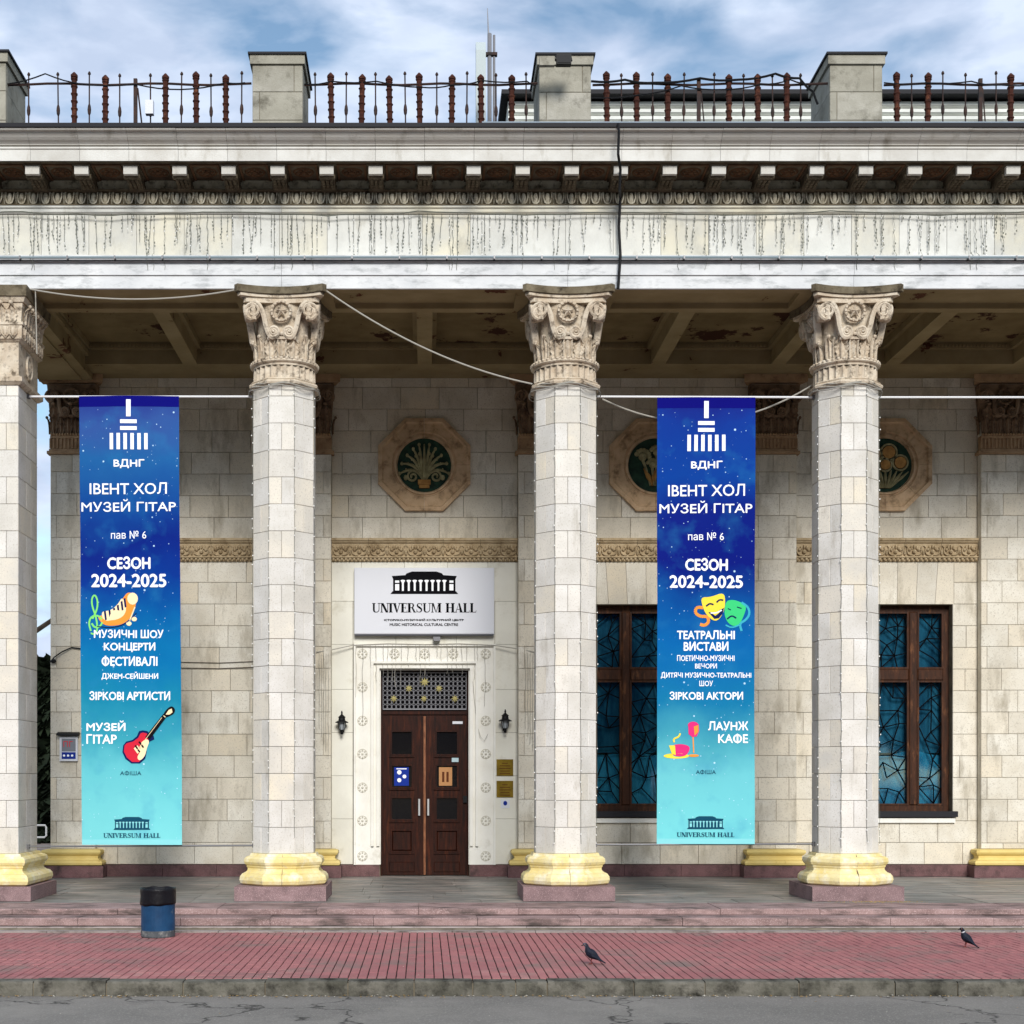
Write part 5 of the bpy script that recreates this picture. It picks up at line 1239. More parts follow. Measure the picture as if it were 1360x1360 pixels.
words(b1, [('ВДНГ',151,192,610,622,0.03),('ІВЕНТ ХОЛ',119,222,641,656.5,0.012),('МУЗЕЙ ГІТАР',108,234,663,679.5,0.012),('пав № 6',147,194.5,705,715.5,0.006),('СЕЗОН',142,200,739,756,0.04),('2024-2025',121,221,762,780,0.04),
           ('МУЗИЧНІ ШОУ',125,217,836,847.5,0.03),('КОНЦЕРТИ',138,206,853,866,0.03),('ФЕСТИВАЛІ',135,209,871.5,884.5,0.03),('ДЖЕМ-СЕЙШЕНИ',135,210,892,903,0.02),('ЗІРКОВІ АРТИСТИ',119,226,918,930,0.03),('МУЗЕЙ',115,167,957,971,0.03),('ГІТАР',115,155.5,975,988,0.03)])
words(b1, [('АФІША',160,188,1024,1029.5,0.006)], 'p_bluegrey')
def foot(parent, dx, dy):
    d = MB(); l = MB()
    y0 = wave(X(175+dx,YBN), Z(1095,YBN))-0.006
    palace(d, l, X(175.5+dx,YBN), Z(1102+dy,YBN), X(200,YBN)-X(151,YBN), Z(1085,YBN)-Z(1102,YBN), y0)
    serif_word(d, 'UNIVERSUM HALL', X(175.5+dx,YBN), Z(1112.5+dy,YBN), X(214,YBN)-X(138,YBN), Z(1106.5,YBN)-Z(1112.5,YBN), y0)
    for m_ in (d, l): m_.v = [(a_, b_-y0+wave(a_, c_)-0.006, c_) for a_, b_, c_ in m_.v]
    l.v = [(a_, b_-0.004, c_) for a_, b_, c_ in l.v]
    d.build('hall_logo', 'p_bluegrey', parent); l.build('pictogram_column', 'banner_hem_pale', parent, loc=(0,-0.0005,0), kind='stuff')
foot(b1, 0, 0)
# treble clef and keyboard ribbon
g1 = MB()
stroke(g1, [(121,838),(118,828),(121,819),(130,817),(137,823),(134,832),(126,834),(122,828)], 2.4, 1)
stroke(g1, [(123,822),(129,810),(130,798),(126,789),(122,794),(122,804),(128,820),(130,836),(126,843),(121,841)], 2.2, 1)
g1.build('clef_print', 'p_green2', b1)
g2 = MB(); 
shape(g2, [(128,818),(144,817),(156,808),(164,793),(170,786),(178,789),(181,802),(176,816),(168,826),(156,831),(138,831)], 1); g2.build('keyboard_print', 'p_orange', b1)
g3 = MB(); shape(g3, [(134,812),(147,811),(157,802),(162,793),(166,800),(168,812),(160,822),(138,826)], 2); g3.build('keyboard_print', 'p_cream', b1)
g4 = MB()
for k, (a, b_) in enumerate(((138,812),(144,811),(150,808),(155,804),(160,799),(164,795))): shape(g4, [(a,b_),(a+2.6,b_-1),(a+4,b_+11),(a+1.6,b_+12)], 3)
stroke(g4, [(129,832),(150,834),(168,828),(181,814)], 1.2, 2)
g4.build('key_print', 'p_navy', b1)
g5 = MB(); shape(g5, circ(176,795,7,8), 2); stroke(g5, [(172,824),(179,806)], 1.5, 2); shape(g5, circ(171,828,3.5,3), 2); shape(g5, circ(178,822,3.5,3), 2); g5.build('note_print', 'p_cream', b1)
# guitar
g = MB(); shape(g, [(164,990),(163,999),(167,1008),(175,1014),(186,1014),(193,1008),(195,999),(194,991),(199,985),(205,982),(204,977),(199,975),(196,971),(190,970),(185,971),(182,978),(176,983),(168,985)], 1); g.build('guitar_print', 'p_navy', b1)
g = MB(); shape(g, [(166,990),(165,998),(169,1006),(176,1012),(185,1012),(190,1006),(192,998),(191,990),(196,984),(198,979),(195,974),(190,973),(187,974),(184,980),(177,985),(169,987)], 2); g.build('guitar_print', 'p_red', b1)
g = MB(); shape(g, [(186,988),(194,981),(199,984),(195,994),(193,1004),(186,1011),(182,1006),(187,998)], 3); shape(g, [(178,994),(183,990),(188,997),(183,1001)], 3); g.build('guitar_print', 'p_cream', b1)
g = MB(); shape(g, [(193,979),(217,948),(222,951),(199,982)], 4)
shape(g, [(216,950),(221,942),(228,937),(233,942),(231,948),(225,951),(221,953)], 4); stroke(g, [(180,990),(186,999)], 2.2, 4); stroke(g, [(185,985),(191,993)], 2.2, 4); g.build('guitar_print', 'p_black', b1)
g = MB()
for k in range(7): a = 198+k*3.2; b_ = 975-k*4.1; stroke(g, [(a,b_),(a+2.6,b_+2.2)], 1.0, 5)
shape(g, [(220,949),(224,943),(228,941),(229,946),(225,949)], 5); stroke(g, [(183,996),(215,953)], 0.6, 5); g.build('guitar_print', 'p_cream', b1)

b2 = banner(873,1003,872.5,1002,528,1121,0,'blue theatre banner right of the doors with comedy masks print','banner_print_theatre',2)
DX, DY = 767, 2
wq = MB(); logo(wq, DX, DY); wq.build('emblem', 'white_print', b2)
words(b2, [('ВДНГ',918,959.5,612,624,0.03),('ІВЕНТ ХОЛ',887.5,989,643,659,0.012),('МУЗЕЙ ГІТАР',876,999,665,681.5,0.012),('пав № 6',914,961.5,707,717.5,0.006),('СЕЗОН',910,967,741,758,0.04),('2024-2025',889,987,764,781,0.04),
           ('ТЕАТРАЛЬНІ',899,976,837,849,0.03),('ВИСТАВИ',908,967.5,852,864.5,0.03),('ПОЕТИЧНО-МУЗИЧНІ',899,975.5,870,878,0.02),('ВЕЧОРИ',923,952,881,888,0.02),('ДИТЯЧІ МУЗИЧНО-ТЕАТРАЛЬНІ',877.5,998,893,901.5,0.02),('ШОУ',928.5,946.5,904,911.5,0.02),('ЗІРКОВІ АКТОРИ',889,987,918.5,929.5,0.03),
           ('ЛАУНЖ',940,994,958,970,0.03),('КАФЕ',953.5,993.5,975,987,0.03)])
words(b2, [('АФІША',924,950.5,1022.5,1028,0.006)], 'p_bluegrey')
foot(b2, 761.5, -1)
g = MB(); shape(g, [(964,798),(974,796),(985,800),(992,805),(988,818),(982,830),(974,832),(966,826),(962,815)], 1); g.build('mask_print', 'p_green', b2)
g = MB(); stroke(g, [(985,800),(994,806),(996,816),(990,824),(982,828),(985,838)], 3, 1); stroke(g, [(964,830),(972,834),(982,830)], 2, 2); g.build('ribbon_print', 'p_teal', b2)
g = MB(); stroke(g, [(934,807),(925,806),(923,814),(931,819),(940,818),(942,826),(936,831),(930,829)], 4, 1); g.build('ribbon_print', 'p_orange', b2)
g = MB(); shape(g, [(931,793),(944,793),(962,786),(964,800),(961,814),(954,824),(947,824),(938,816),(933,805)], 2); g.build('mask_print', 'p_yellow', b2)
g = MB(); shape(g, [(941,813),(952,812),(962,807),(960,815),(955,821),(949,822)], 3); stroke(g, [(938,805),(943,801),(948,803)], 2.2, 5); stroke(g, [(952,800),(956,796),(961,797)], 2.2, 5)
stroke(g, [(966,822),(972,817),(978,821)], 2.0, 3); stroke(g, [(967,808),(971,810)], 1.4, 3); stroke(g, [(979,806),(985,808)], 1.4, 3); g.build('mask_feature', 'p_navy', b2)
g = MB(); stroke(g, [(944,814),(952,814),(959,810)], 1.6, 4); g.build('mask_feature', 'white_print', b2)
# cup and glass
g = MB(); shape(g, [(889,992),(893,1003),(901,1005),(910,1004),(915,998),(916,991),(905,988),(895,989)], 2); shape(g, circ(920,963,7,4.5), 2); shape(g, [(913.5,962),(914,975),(919,979),(925,978),(928,971),(927.5,962)], 2); g.build('drink_print', 'p_pink', b2)
g = MB(); shape(g, circ(898,1004,17,3.5), 1); shape(g, [(888,990),(892,1001),(897,1003),(896,990)], 3); stroke(g, [(895,986),(894,981),(901,979),(903,974)], 2.2, 2); g.build('drink_print', 'p_yellow', b2)
g = MB(); stroke(g, [(920,978),(921,1000)], 1.6, 2); shape(g, circ(921,1003.5,7,1.8), 2); shape(g, [(921,965),(927,963),(927,972),(922,977)], 3); g.build('drink_print', 'p_orange', b2)
# rods
def rod(xa, xb, py, r, m, lb, clamps=False):
    t = thing('banner_rod', lb, 'rod', (0, YBN+0.03, 0), 'rods holding the banners')
    MB().tube([(xa,0,Z(py[0],YBN)),(xb,0,Z(py[1],YBN))], r, 8).build('tube', m, t)
    for x, p in ((xa+0.02,py[0]),(xb-0.02,py[1])): MB().box(x-0.025,x+0.025,-0.03,0.03,Z(p,YBN)-0.03,Z(p,YBN)+0.03).build('clamp', 'rod_grey', t)
rod(PX1-0.01, -2.0-AP+0.01, (526,526), 0.016, 'rod_white', 'white rod the music banner hangs from')
rod(PX1-0.01, -2.0-AP+0.01, (1124.5,1123), 0.013, 'rod_grey', 'grey rod along the foot of the music banner')
rod(2.0+AP-0.01, 6.0-AP+0.01, (526,527), 0.016, 'rod_white', 'white rod the theatre banner hangs from')
rod(2.0+AP-0.01, 6.0-AP+0.01, (1122,1121), 0.013, 'rod_grey', 'grey rod along the foot of the theatre banner')
rod(6.0+AP-0.01, 9.8, (527,527), 0.016, 'rod_white', 'white rod running off to the right of the last column, empty')

# ------------------------------------------------------------------ wires and light strings
def cab(lb, A, B, sag, r=0.009, m='cable_grey', n=18, nm='cable'):
    P = [(A[0]+(B[0]-A[0])*k/n, A[1]+(B[1]-A[1])*k/n, A[2]+(B[2]-A[2])*k/n-sag*4*(k/n)*(1-k/n)) for k in range(n+1)]
    return tag(MB().tube(P, r, 5).build(nm, m), lb, 'cable')
def P3(px, py, y): return (X(px,y), y, Z(py,y))
cab('pale cable drooping from the capital left of the doors to the next column', P3(433,386,-0.1), P3(707,510,-0.02), 0.18, 0.011)
cab('pale cable sagging along the soffit from the corner pillar', P3(40,384,-0.12), P3(318,384,-0.12), 0.14, 0.010)
cab('grey cable slung behind the theatre banner', P3(800,530,0.6), P3(1078,512,0.6), 0.42, 0.011)
cab('thin wire from the corner pillar capital down its side', P3(47,385,0.05), P3(49,470,0.05), 0.0, 0.008)
q = MB(); P = []
for px, py, y in ((821,164,-0.9),(822,175,-0.92),(821,205,-0.90),(824,225,-0.62),(823,252,-0.55),(824,262,-0.16),(822,300,-0.10),(824,340,-0.12),(821,384,-0.08)): P.append(P3(px,py,y))
q.tube(P, 0.020, 6); tag(q.build('downlead_cable', 'cable_black'), 'thick black cable hanging down the front of the entablature', 'cable')
t = thing('tube_light', 'grey-blue tube running the length of the architrave', 'tube', (0, -0.10, Z(342,-0.1)))
MB().tube([(EX0,0,0),(0,0,0.004),(EX1,0,0)], 0.018, 8).build('tube', 'tube_grey', t)
for k in range(24): MB().box(-6.3+k*0.66, -6.28+k*0.66, -0.02, 0.045, -0.022, 0.022).build('clip', 'rod_grey', t)
MB().tube([(EX0,0.03,-0.035),(EX1,0.03,-0.035)], 0.008, 4).build('cable', 'cable_black', t)  # not wiring: dark strand drawn as the tube's shadow on the stone
t = thing('icicle_lights', 'curtain of thin light wires hanging over the white frieze', 'string lights', (0, 0, 0))
q = MB(); q2 = MB(); r = random.Random(3); x = -6.6; y0 = -0.015
P = []; xx = -6.6; k = 0
while xx < 9.5: P.append((xx, -0.07, 9.60-0.05*abs(sin(xx*1.1))+0.015*r.uniform(-1,1))); xx += 0.25
q.tube(P, 0.008, 4)
while x < 9.4:
    ln = r.choice([r.uniform(0.12,0.45), r.uniform(0.35,0.6), 0.56]); pts = []; z = 9.585; xx = x; dr = r.uniform(-0.04,0.04)*(r.random() < 0.4)
    zig = 0.004 if r.random() < 0.5 else 0.013
    while z > 9.585-ln:
        pts.append((xx+r.uniform(-zig,zig), y0-0.012, z)); z -= r.uniform(0.04,0.07); xx += dr*0.12
        if r.random() < 0.35: q.ball(xx+r.uniform(-0.012,0.012), y0-0.02, z, 0.010, 0.008, 0.016, 5, 3)
        elif r.random() < 0.2: q2.ball(xx, y0-0.02, z, 0.008, 0.008, 0.012, 5, 3)
    if ln > 0.54 and r.random() < 0.35:
        for zz in (8.98, 8.93, 8.86, 8.80): pts.append((xx+r.uniform(-0.015,0.015), -0.105 if zz > 8.9 else -0.035, zz))
    q.tube(pts, r.choice([0.0028,0.0034,0.0040]), 3)
    x += r.choice([0.02,0.04,0.06,0.07,0.08,0.09,0.11,0.15])
q.build('wire', 'wire_green', t, kind='stuff'); q2.build('bulb', 'led_white', t, kind='stuff')
t = thing('light_curtain', 'loose wires of unlit lights draped over the door surround', 'string lights', (0, 0, 0))
q = MB(); y0 = YF-0.09
q.tube([P3(420,866,YF-0.2),P3(436,864,y0-0.05),P3(468,857,y0),P3(515,855,y0),P3(564,856,y0),P3(610,855,y0),P3(656,857,y0),P3(690,862,y0-0.05),P3(714,867,YF-0.2)], 0.009, 5)
x = 473
while x < 655:
    ln = r.uniform(12, 60) if 490 < x < 640 else r.uniform(40, 150)
    q.tube([P3(x+r.uniform(-1,1)+(0 if k else 0), 856+ln*k/6, y0) for k in range(7)], 0.0035, 3); x += r.uniform(4, 11)
q.tube([P3(628+5*k,[905,960,978,984,975][k],y0) for k in range(5)], 0.004, 3)
q.build('wire', 'cable_grey', t, kind='stuff')
for sx, lb in ((-1,'bundle of thin light wires hanging on the pilaster left of the doors'), (1,'bundle of thin light wires hanging on the pilaster right of the doors')):
    q = MB()
    for k in range(5):
        px = (424+k*3 if sx < 0 else 698+k*3.2); q.tube([P3(px+r.uniform(-0.6,0.6), 868+(100+10*k)*j/8, YPF-0.03) for j in range(9)], 0.0035, 3)
    tag(q.build('wire_bundle', 'cable_grey'), lb, 'string lights')
q = MB()
for py in (879.5, 887): q.tube([P3(240,py,YF-0.02),P3(290,py+1,YF-0.02),P3(338,py-1,YF-0.02)], 0.006, 4)
tag(q.build('wall_cable', 'cable_brown'), 'pair of thin cables along the wall right of the music banner', 'cable')
q = MB(); q.tube([P3(66,880,YPF-0.05),P3(72,873,YPF-0.06),P3(82,866,YPF-0.06),P3(95,860,YPF-0.03),P3(112,862,YPF-0.03)], 0.012, 5); q.ball(*P3(71,878,YPF-0.06), 0.05,0.05,0.04)
tag(q.build('wall_cable', 'cable_black'), 'black cable knot on the pilaster above the small blue notice', 'cable')

# ------------------------------------------------------------------ small things on the wall
def lantern(px, py, label):
    y = YF-0.14; t = thing('wall_lantern', label, 'lantern', (X(px,y), y, Z(py,y)), 'black lanterns either side of the entrance doors')
    MB().box(-0.035, 0.035, 0.115, 0.139, -0.16, 0.02).build('wall_plate', 'black_metal', t)
    MB().tube([(0,0.12,-0.10),(0,0.06,-0.15),(0,0.0,-0.13)], 0.012, 6).build('arm', 'black_metal', t)
    MB().lathe([(0.02,-0.20),(0.03,-0.17),(0.015,-0.15),(0.045,-0.12)], 8).build('finial', 'black_metal', t)
    MB().lathe([(0.042,-0.12),(0.062,0.0)], 6, caps=False).build('glass', 'lamp_glass', t)
    q = MB()
    for k in range(6):
        a = 2*pi*k/6; q.tube([(0.045*cos(a),0.045*sin(a),-0.12),(0.066*cos(a),0.066*sin(a),0.0)], 0.006, 4)
    q.build('cage', 'black_metal', t)
    MB().lathe([(0.115,0.0),(0.11,0.015),(0.06,0.04),(0.055,0.09),(0.07,0.095),(0.03,0.13),(0.012,0.15),(0.018,0.17),(0.006,0.21)], 10).build('hood', 'black_metal', t)
lantern(454, 960, 'black wall lantern left of the entrance doors')
lantern(671, 958, 'black wall lantern right of the entrance doors above the brass plaques')
for px0, px1, py0, py1, lb in ((659.5,681.5,1008.5,1030.5,'upper of the two brass plaques right of the entrance doors'),(659.5,681.5,1037,1059,'lower of the two brass plaques right of the entrance doors')):
    t = thing('brass_plaque', lb, 'plaque', (X(670.5,YF), YF, 0), 'brass plaques right of the doors'); c = X(670.5,YF)
    x0, x1, z0, z1 = X(px0,YF)-c, X(px1,YF)-c, Z(py1,YF), Z(py0,YF)
    MB().cbox(x0, x1, -0.02, 0.0, z0, z1, 0.004).build('plate', 'brass_plaque', t)
    q = MB()
    for k in range(5): wv = (0.05,0.09,0.10,0.08,0.09)[k]; q.box(-wv, wv, -0.0225, -0.0201, z1-0.075-0.045*k, z1-0.062-0.045*k)
    q.build('engraving', 'p_brown', t)
t = thing('door_notice', 'small white notice with a blue emblem under the brass plaques', 'notice', (X(671,YF), YF, Z(1067.5,YF)))
MB().box(-0.075,0.075,-0.01,0,-0.075,0.075).build('sheet', 'white_plastic', t); q = MB(); q.prism_y(circ(0,0.01,0.035,0.04), -0.013,-0.0101); q.build('emblem', 'p_blue', t)
def sheet(px0, px1, py0, py1, y, m, nm, lb, cat='notice', extra=None):
    c = X((px0+px1)/2,y); zc_ = Z((py0+py1)/2,y); t = thing(nm, lb, cat, (c, y, zc_)); hw = X(px1,y)-c; hh = Z(py0,y)-zc_
    MB().box(-hw, hw, -0.006, 0, -hh, hh).build('sheet', m, t)
    if extra: extra(t, hw, hh)
def ex1(t, hw, hh):
    q = MB()
    for x, z, rr in ((-0.3,0.45,0.3),(0.4,0.0,0.26),(-0.3,-0.4,0.28)): q.prism_y([(hw*x+a, hh*z+b_) for a, b_ in circ(0,0,hw*rr)], -0.008, -0.0061)
    q.box(-hw*0.7, hw*0.7, -0.008, -0.0061, hh*0.78, hh*0.88); q.build('print', 'white_print', t)
def ex2(t, hw, hh):
    q = MB()
    for s in (-0.35, 0.3): q.box(hw*s-0.02, hw*s+0.02, -0.008, -0.0061, -hh*0.6, hh*0.5)
    q.build('print', 'p_brown', t)
yd = YD-0.012
sheet(523.5,543,1019,1043.5,YD+0.012,'p_blue','poster','blue poster with white spots behind the left door leaf glass','poster',ex1)
sheet(583,600.5,1019,1043.5,YD+0.012,'p_tan','poster','tan poster on the right door leaf','poster',ex2)
sheet(601,614.5,958,961.5,yd,'white_plastic','sticker','white strip sticker at the top of the right door leaf','sticker')
sheet(600,609,1006.5,1012,yd,'p_pale','sticker','pale blue sticker between the upper panes of the right door leaf','sticker')
# notice box on the left pilaster
yy = YPF-0.05; t = thing('notice_case', 'small white and blue hydrant notice under a dark ledge on the left pilaster', 'notice', (X(90.5,yy), yy, 0)); c = X(90.5,yy)
MB().cbox(X(79,yy)-c, X(103,yy)-c, -0.0, 0.05, Z(1011,yy), Z(978,yy), 0.005).build('case', 'white_plastic', t)
MB().box(X(82,yy)-c, X(100.5,yy)-c, -0.003, -0.0001, Z(1008,yy), Z(999,yy)).build('blue_field', 'p_blue', t)
MB().box(X(82,yy)-c, X(100.5,yy)-c, -0.003, -0.0001, Z(998,yy), Z(981,yy)).build('pale_field', 'grey_print', t)
q = MB(); put_text(q, 'ПГ', 0, Z(992,yy), 0.16, 0.10, -0.005, 0.01); q.build('lettering', 'p_redtext', t)
q = MB()
for k in range(3): q.prism_y(circ(-0.07+0.07*k, Z(1003.5,yy), 0.02), -0.006, -0.0031)
q.build('symbol', 'white_print', t)
q = MB(); q.prism_x([(-0.07,Z(977,yy)),(-0.06,Z(974,yy)),(0.05,Z(972,yy)),(0.05,Z(977,yy))], X(76,yy)-c, X(105,yy)-c); q.build('ledge', 'black_metal', t)
# small camera-like fitting above the surround
q = MB(); q.box(-0.06,0.06,-0.1,0.06,-0.03,0.03); q.prism_x([(-0.16,-0.05),(-0.10,0.03),(-0.1,-0.03)], -0.05, 0.05)
tag(q.build('sign_lamp', 'grille_metal', None, (X(580,YF), YF-0.06, Z(849,YF))), 'small grey fitting under the sign board', 'fitting')

# ------------------------------------------------------------------ litter bin
yb = -2.62; t = thing('litter_bin', 'blue round metal litter bin with black top on the pavement', 'litter bin', (X(210,yb), yb, ZP))
MB().lathe([(0.20,0.0),(0.205,0.012),(0.205,0.075),(0.20,0.08)], 32).build('base', 'bin_base', t, smooth=False)
MB().lathe([(0.202,0.08),(0.204,0.15),(0.202,0.26),(0.204,0.38),(0.207,0.40)], 32).build('body', 'bin_blue', t, smooth=False)
q = MB(); n = 40; vs = []; fs = []
rings = [(0.207,0.40),(0.214,0.395),(0.216,0.42),(0.213,0.49),(0.214,0.56),(0.216,0.585),(0.205,0.592),(0.196,0.585),(0.193,0.50),(0.19,0.45)]
for j, (rr, z) in enumerate(rings):
    for k in range(n):
        a = 2*pi*k/n; w_ = 0.004*sin(a*7+j)+(0.010*sin(a*1+0.8) if j in (0,1,2) else 0); vs.append(((rr+0.003*sin(a*9+j*2))*cos(a), (rr+0.003*sin(a*9+j*2))*sin(a), z+w_))
for j in range(len(rings)-1):
    for k in range(n): fs.append((j*n+k,j*n+(k+1)%n,(j+1)*n+(k+1)%n,(j+1)*n+k))
fs.append(tuple((len(rings)-1)*n+k for k in range(n))); q.add(vs, fs); q.build('bag_rim', 'bin_black', t, smooth=True)

# ------------------------------------------------------------------ pigeons
def pigeon(px, py, s, lean, label, collar):
    dist = (EYE-ZP)*F/(py-HY); y = dist-DCAM
    t = thing('pigeon', label, 'pigeon', (X(px,y), y, ZP+0.006), 'pigeons on the pavement'); t.scale = (s,s,s)
    # spine from bill base to tail tip: x, z, half width, half height
    sp = [(-0.088,0.176,0.006,0.006),(-0.080,0.182,0.014,0.015),(-0.066,0.184,0.019,0.020),(-0.052,0.172,0.018,0.020),(-0.044,0.152,0.021,0.022),(-0.036,0.130,0.032,0.034),(-0.018,0.108,0.043,0.046),(0.010,0.090,0.048,0.048),
          (0.040,0.074,0.042,0.038),(0.068,0.056,0.030,0.024),(0.095,0.040,0.022,0.013),(0.125,0.024,0.020,0.008),(0.155,0.010,0.021,0.005)]
    n = 12; vs = []; fs = []
    for i, (x, z, rw, rh) in enumerate(sp):
        a = sp[max(i-1,0)]; c = sp[min(i+1,len(sp)-1)]; dx, dz = c[0]-a[0], c[1]-a[1]; l = math.hypot(dx,dz); nx, nz = -dz/l, dx/l
        for k in range(n):
            an = 2*pi*k/n; vs.append((x+nx*rh*cos(an), rw*sin(an), z+nz*rh*cos(an)+0.012))
    for i in range(len(sp)-1):
        for k in range(n): fs.append((i*n+k,(i+1)*n+k,(i+1)*n+(k+1)%n,i*n+(k+1)%n))
    fs += [tuple(range(n)), tuple(range(len(sp)*n-1,(len(sp)-1)*n-1,-1))]
    q = MB(); q.add(vs, fs); body = q.build('body', 'pigeon_dark', t, smooth=True)
    body.data.materials.append(M['pigeon_grey'])
    for p in body.data.polygons:
        if p.center.x < -0.058: p.material_index = 1 if not collar else 0
    q = MB(); q.lathe([(0.006,0),(0.005,0.012),(0.001,0.022)], 6); bk = q.build('beak', 'beak', t); bk.location = (-0.088,0,0.186); bk.rotation_euler = (0,radians(-105),0)
    for sy in (-1, 1):
        q = MB(); q.add([( -0.030,sy*0.040,0.128),(0.0,sy*0.056,0.112),(0.05,sy*0.050,0.074),(0.11,sy*0.024,0.042),(0.085,sy*0.036,0.05),(0.02,sy*0.054,0.078),(-0.015,sy*0.048,0.095),
                         (-0.020,sy*0.02,0.145),(0.05,sy*0.02,0.108)], [(0,1,6),(1,5,6),(1,2,5),(2,4,5),(2,3,4),(0,7,1),(7,8,1),(1,8,2),(8,3,2)]); q.build('wing', 'pigeon_dark', t)
        q = MB(); fx = 0.010; q.tube([(fx,sy*0.018,0.055),(fx-0.004,sy*0.018,0.028),(fx,sy*0.018,0.004)], [0.008,0.0035,0.0035], 5)
        for a in (-0.5,0,0.5): q.tube([(fx,sy*0.018,0.004),(fx-0.026*cos(a),sy*0.018+0.026*sin(a),0.002)], 0.0025, 4)
        q.tube([(fx,sy*0.018,0.004),(fx+0.014,sy*0.018,0.002)], 0.0025, 4); q.build('leg', 'pigeon_leg', t)
        q = MB(); q.ball(-0.070,sy*0.018,0.198,0.003,0.002,0.003,5,4); q.build('eye', 'p_orange', t)
    if collar:
        q = MB(); q.tube([(-0.046+0.022*cos(k*pi/6)*0.6,0.022*sin(k*pi/6),0.165+0.010*cos(k*pi/6)) for k in range(12)], 0.006, 5, closed=True); q.build('neck_patch', 'pigeon_white', t)
    t.rotation_euler = (0, radians(lean), radians(-8))
pigeon(784, 1281, 1.0, 4, 'dark pigeon standing on the red paving near the kerb', False)
pigeon(1281, 1258.5, 1.0, 10, 'dark pigeon with a white neck patch leaning on the paving near the steps', True)

# ------------------------------------------------------------------ leaf litter along the kerb and seed heap
q = MB(); q2 = MB(); r = random.Random(11)
for k in range(420):
    x = r.uniform(-5.5, 7); y = YK0-abs(r.gauss(0, 0.07))-0.01; s = r.uniform(0.008, 0.024); a = r.uniform(0, 6.28); z = ZR+0.005+r.uniform(0,0.008)
    (q if r.random() < 0.7 else q2).add([(x-s*cos(a),y-s*sin(a),z),(x+s*0.5*sin(a),y-s*0.5*cos(a),z+0.006),(x+s*cos(a),y+s*sin(a),z+0.002),(x-s*0.5*sin(a),y+s*0.5*cos(a),z+0.007)], [(0,1,2,3)])
for k in range(160):
    x = r.uniform(-6, 8); y = r.uniform(YK0-1.2, YP1); 
    if YK0 < y < YK1: continue
    z = (ZR if y < YK0 else ZP+0.006)+0.004; s = r.uniform(0.006,0.014); a = r.uniform(0, 6.28)
    (q if r.random() < 0.5 else q2).add([(x-s*cos(a),y-s*sin(a),z),(x+s*0.5*sin(a),y-s*0.5*cos(a),z+0.003),(x+s*cos(a),y+s*sin(a),z),(x-s*0.5*sin(a),y+s*0.5*cos(a),z+0.003)], [(0,1,2,3)])
o = q.build('litter', 'tan_leaf', kind='stuff'); o['label'] = 'small dry leaves and crumbs scattered along the kerb'; o = q2.build('litter', 'litter_white', kind='stuff'); o['label'] = 'pale specks of litter along the kerb and paving'
q = MB()
for k in range(260):
    x = 6.2+r.gauss(0.0,0.3); y = -0.36+r.gauss(0,0.08); q.add([(x,y,0.004),(x+0.012,y+0.004,0.006),(x+0.004,y+0.014,0.010)], [(0,1,2)])
o = q.build('grain', 'tan_leaf', kind='stuff'); o['label'] = 'scattered grain before the plinth of the right column'

# ------------------------------------------------------------------ beyond the left end: dark hedge tree, bare tree, barrier
def leafy(x, y, h, r0, label, n=5000, m='hedge_leaf', z0=0.4):
    t = thing('evergreen_tree', label, 'tree', (x, y, ZR-0.04)); rr = random.Random(int(abs(x)*10+y))
    MB().tube([(0,0,0),(0.05,0,h*0.5),(0,0,h*0.9)], [0.22,0.14,0.04], 7).build('trunk', 'bark', t)
    q = MB()
    for k in range(n):
        u = rr.random(); zz = z0+(h-z0)*u; R = r0*(1-u**5*0.8)*(0.75+0.25*sin(zz*5+x)); a = rr.uniform(0,2*pi); d = R*math.sqrt(rr.random())
        px_, py_ = d*cos(a), d*sin(a); s = rr.uniform(0.16,0.36); b1_ = rr.uniform(0,6.28); c1 = rr.uniform(-1,1)
        q.add([(px_,py_,zz),(px_+s*cos(b1_),py_+s*sin(b1_),zz+s*c1),(px_+s*cos(b1_+1.2),py_+s*sin(b1_+1.2),zz+s*0.5)], [(0,1,2)])
    q.build('crown', m, t)
leafy(-11.3, 22, 5.5, 1.1, 'dark evergreen seen in the gap behind the corner pillar', 14000, z0=0.0)
leafy(-14.6, 24, 6.2, 1.5, 'tall dark evergreen further left behind the corner pillar', 7000)
leafy(-10.6, 26, 5.0, 1.3, 'dark evergreen behind the building corner', 6000)
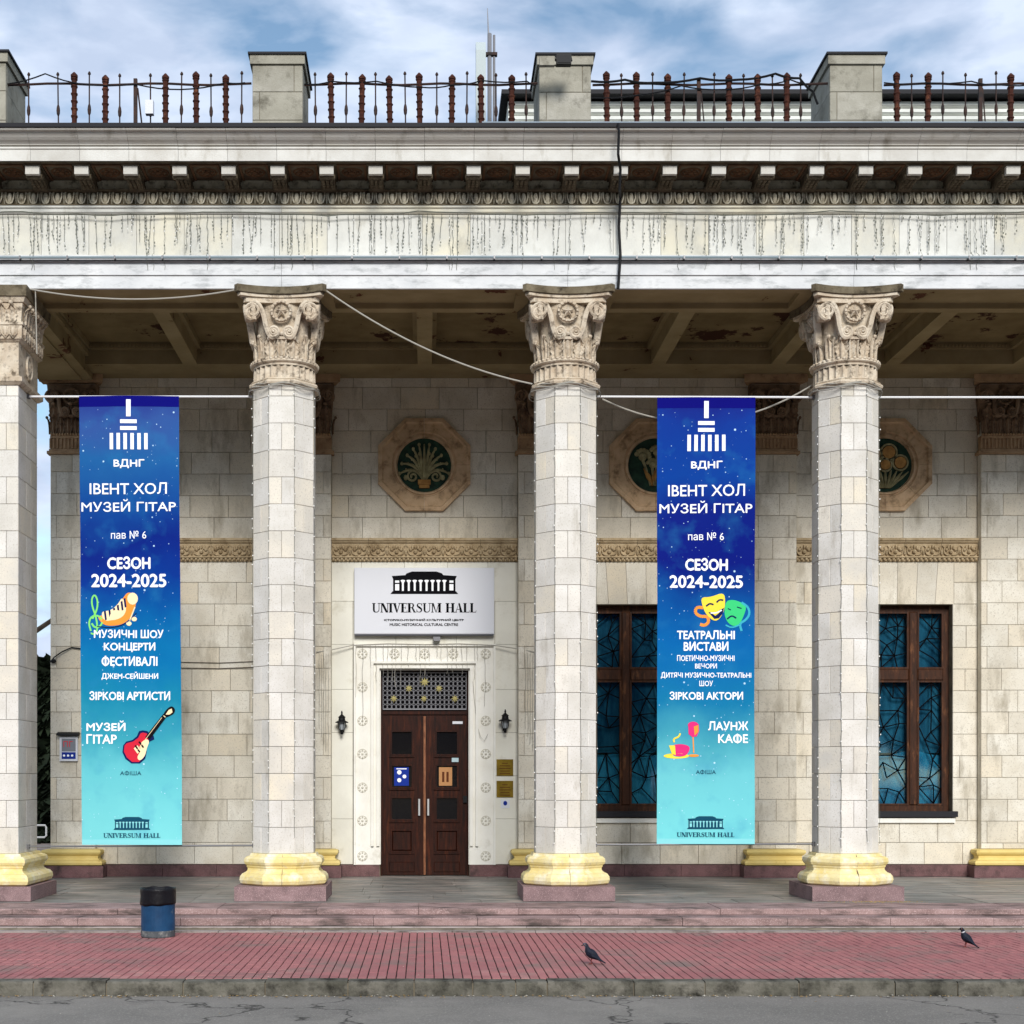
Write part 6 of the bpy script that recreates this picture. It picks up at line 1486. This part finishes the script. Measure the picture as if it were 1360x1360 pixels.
def bare(x, y, h, label, seed):
    t = thing('bare_tree', label, 'tree', (x, y, ZR-0.04)); rr = random.Random(seed); q = MB(); q2 = MB()
    def br(p, d, l, r_, dep):
        P = [p]; dd = d.copy()
        for k in range(4):
            dd = (dd+Vector((rr.uniform(-.22,.22),rr.uniform(-.22,.22),rr.uniform(-.05,.12)))).normalized(); P.append(P[-1]+dd*l/4)
        (q2 if dep < 1 else q).tube(P, [r_*(1-0.12*k) for k in range(5)], 6 if dep < 2 else 4)
        if dep < 5:
            for k in range(4 if dep in (2,3) else 3):
                i = rr.choice([2,3,4]); nd = (dd+Vector((rr.uniform(-1,1),rr.uniform(-1,1),rr.uniform(-0.35,0.6)))*0.85).normalized(); br(P[i], nd, l*0.68, r_*0.52, dep+1)
    br(Vector((0,0,0)), Vector((0,0,1)), h*0.42, 0.22, 0); q2.build('trunk', 'bark', t); q.build('branches', 'bark', t)
bare(-12.1, 27, 17, 'bare twiggy tree rising behind the corner pillar', 5)
bare(-16.5, 33, 16, 'second bare tree further left behind the portico', 9)
q = MB(); q.tube([P3(36,1096,6.2),P3(60,1096,6.2),P3(61.5,1099,6.2),P3(61.5,1110,6.2),P3(59,1112,6.2),P3(36,1112,6.2)], 0.018, 6); q.tube([P3(44,1112,6.2),(X(44,6.2),6.2,-0.02)], 0.018, 6); q.tube([P3(44,1096,6.2),P3(44,1112,6.2)], 0.018, 6)
tag(q.build('tube_rail', 'rod_white'), 'white bent tube rail in the gap behind the corner pillar', 'rail')
b = MB(); b.box(-30, -6.9, 8.5, 40, ZR-0.03, -0.16); b.build('yard', 'grey_strip', kind='structure')

# woods unseen behind the camera, added to block low sky light; windows mirror them
rr = random.Random(21); q = MB()
for k in range(150):
    x = -110+220*(k+rr.random())/150; y = rr.uniform(-64,-52); h = rr.uniform(12,18); r_ = rr.uniform(2.5,4.5)
    q.tube([(x,y,ZR-0.05),(x,y,h*0.6)], 0.25, 5)
    for j in range(5): q.ball(x+rr.uniform(-2,2), y+rr.uniform(-2,2), h*(0.32+0.14*j), r_*rr.uniform(0.7,1.1), r_, h*0.16, 7, 5)
o = q.build('added_woods', 'hedge_leaf', kind='stuff'); o['label'] = 'dark woods unseen behind the camera, put in to block low sky light'
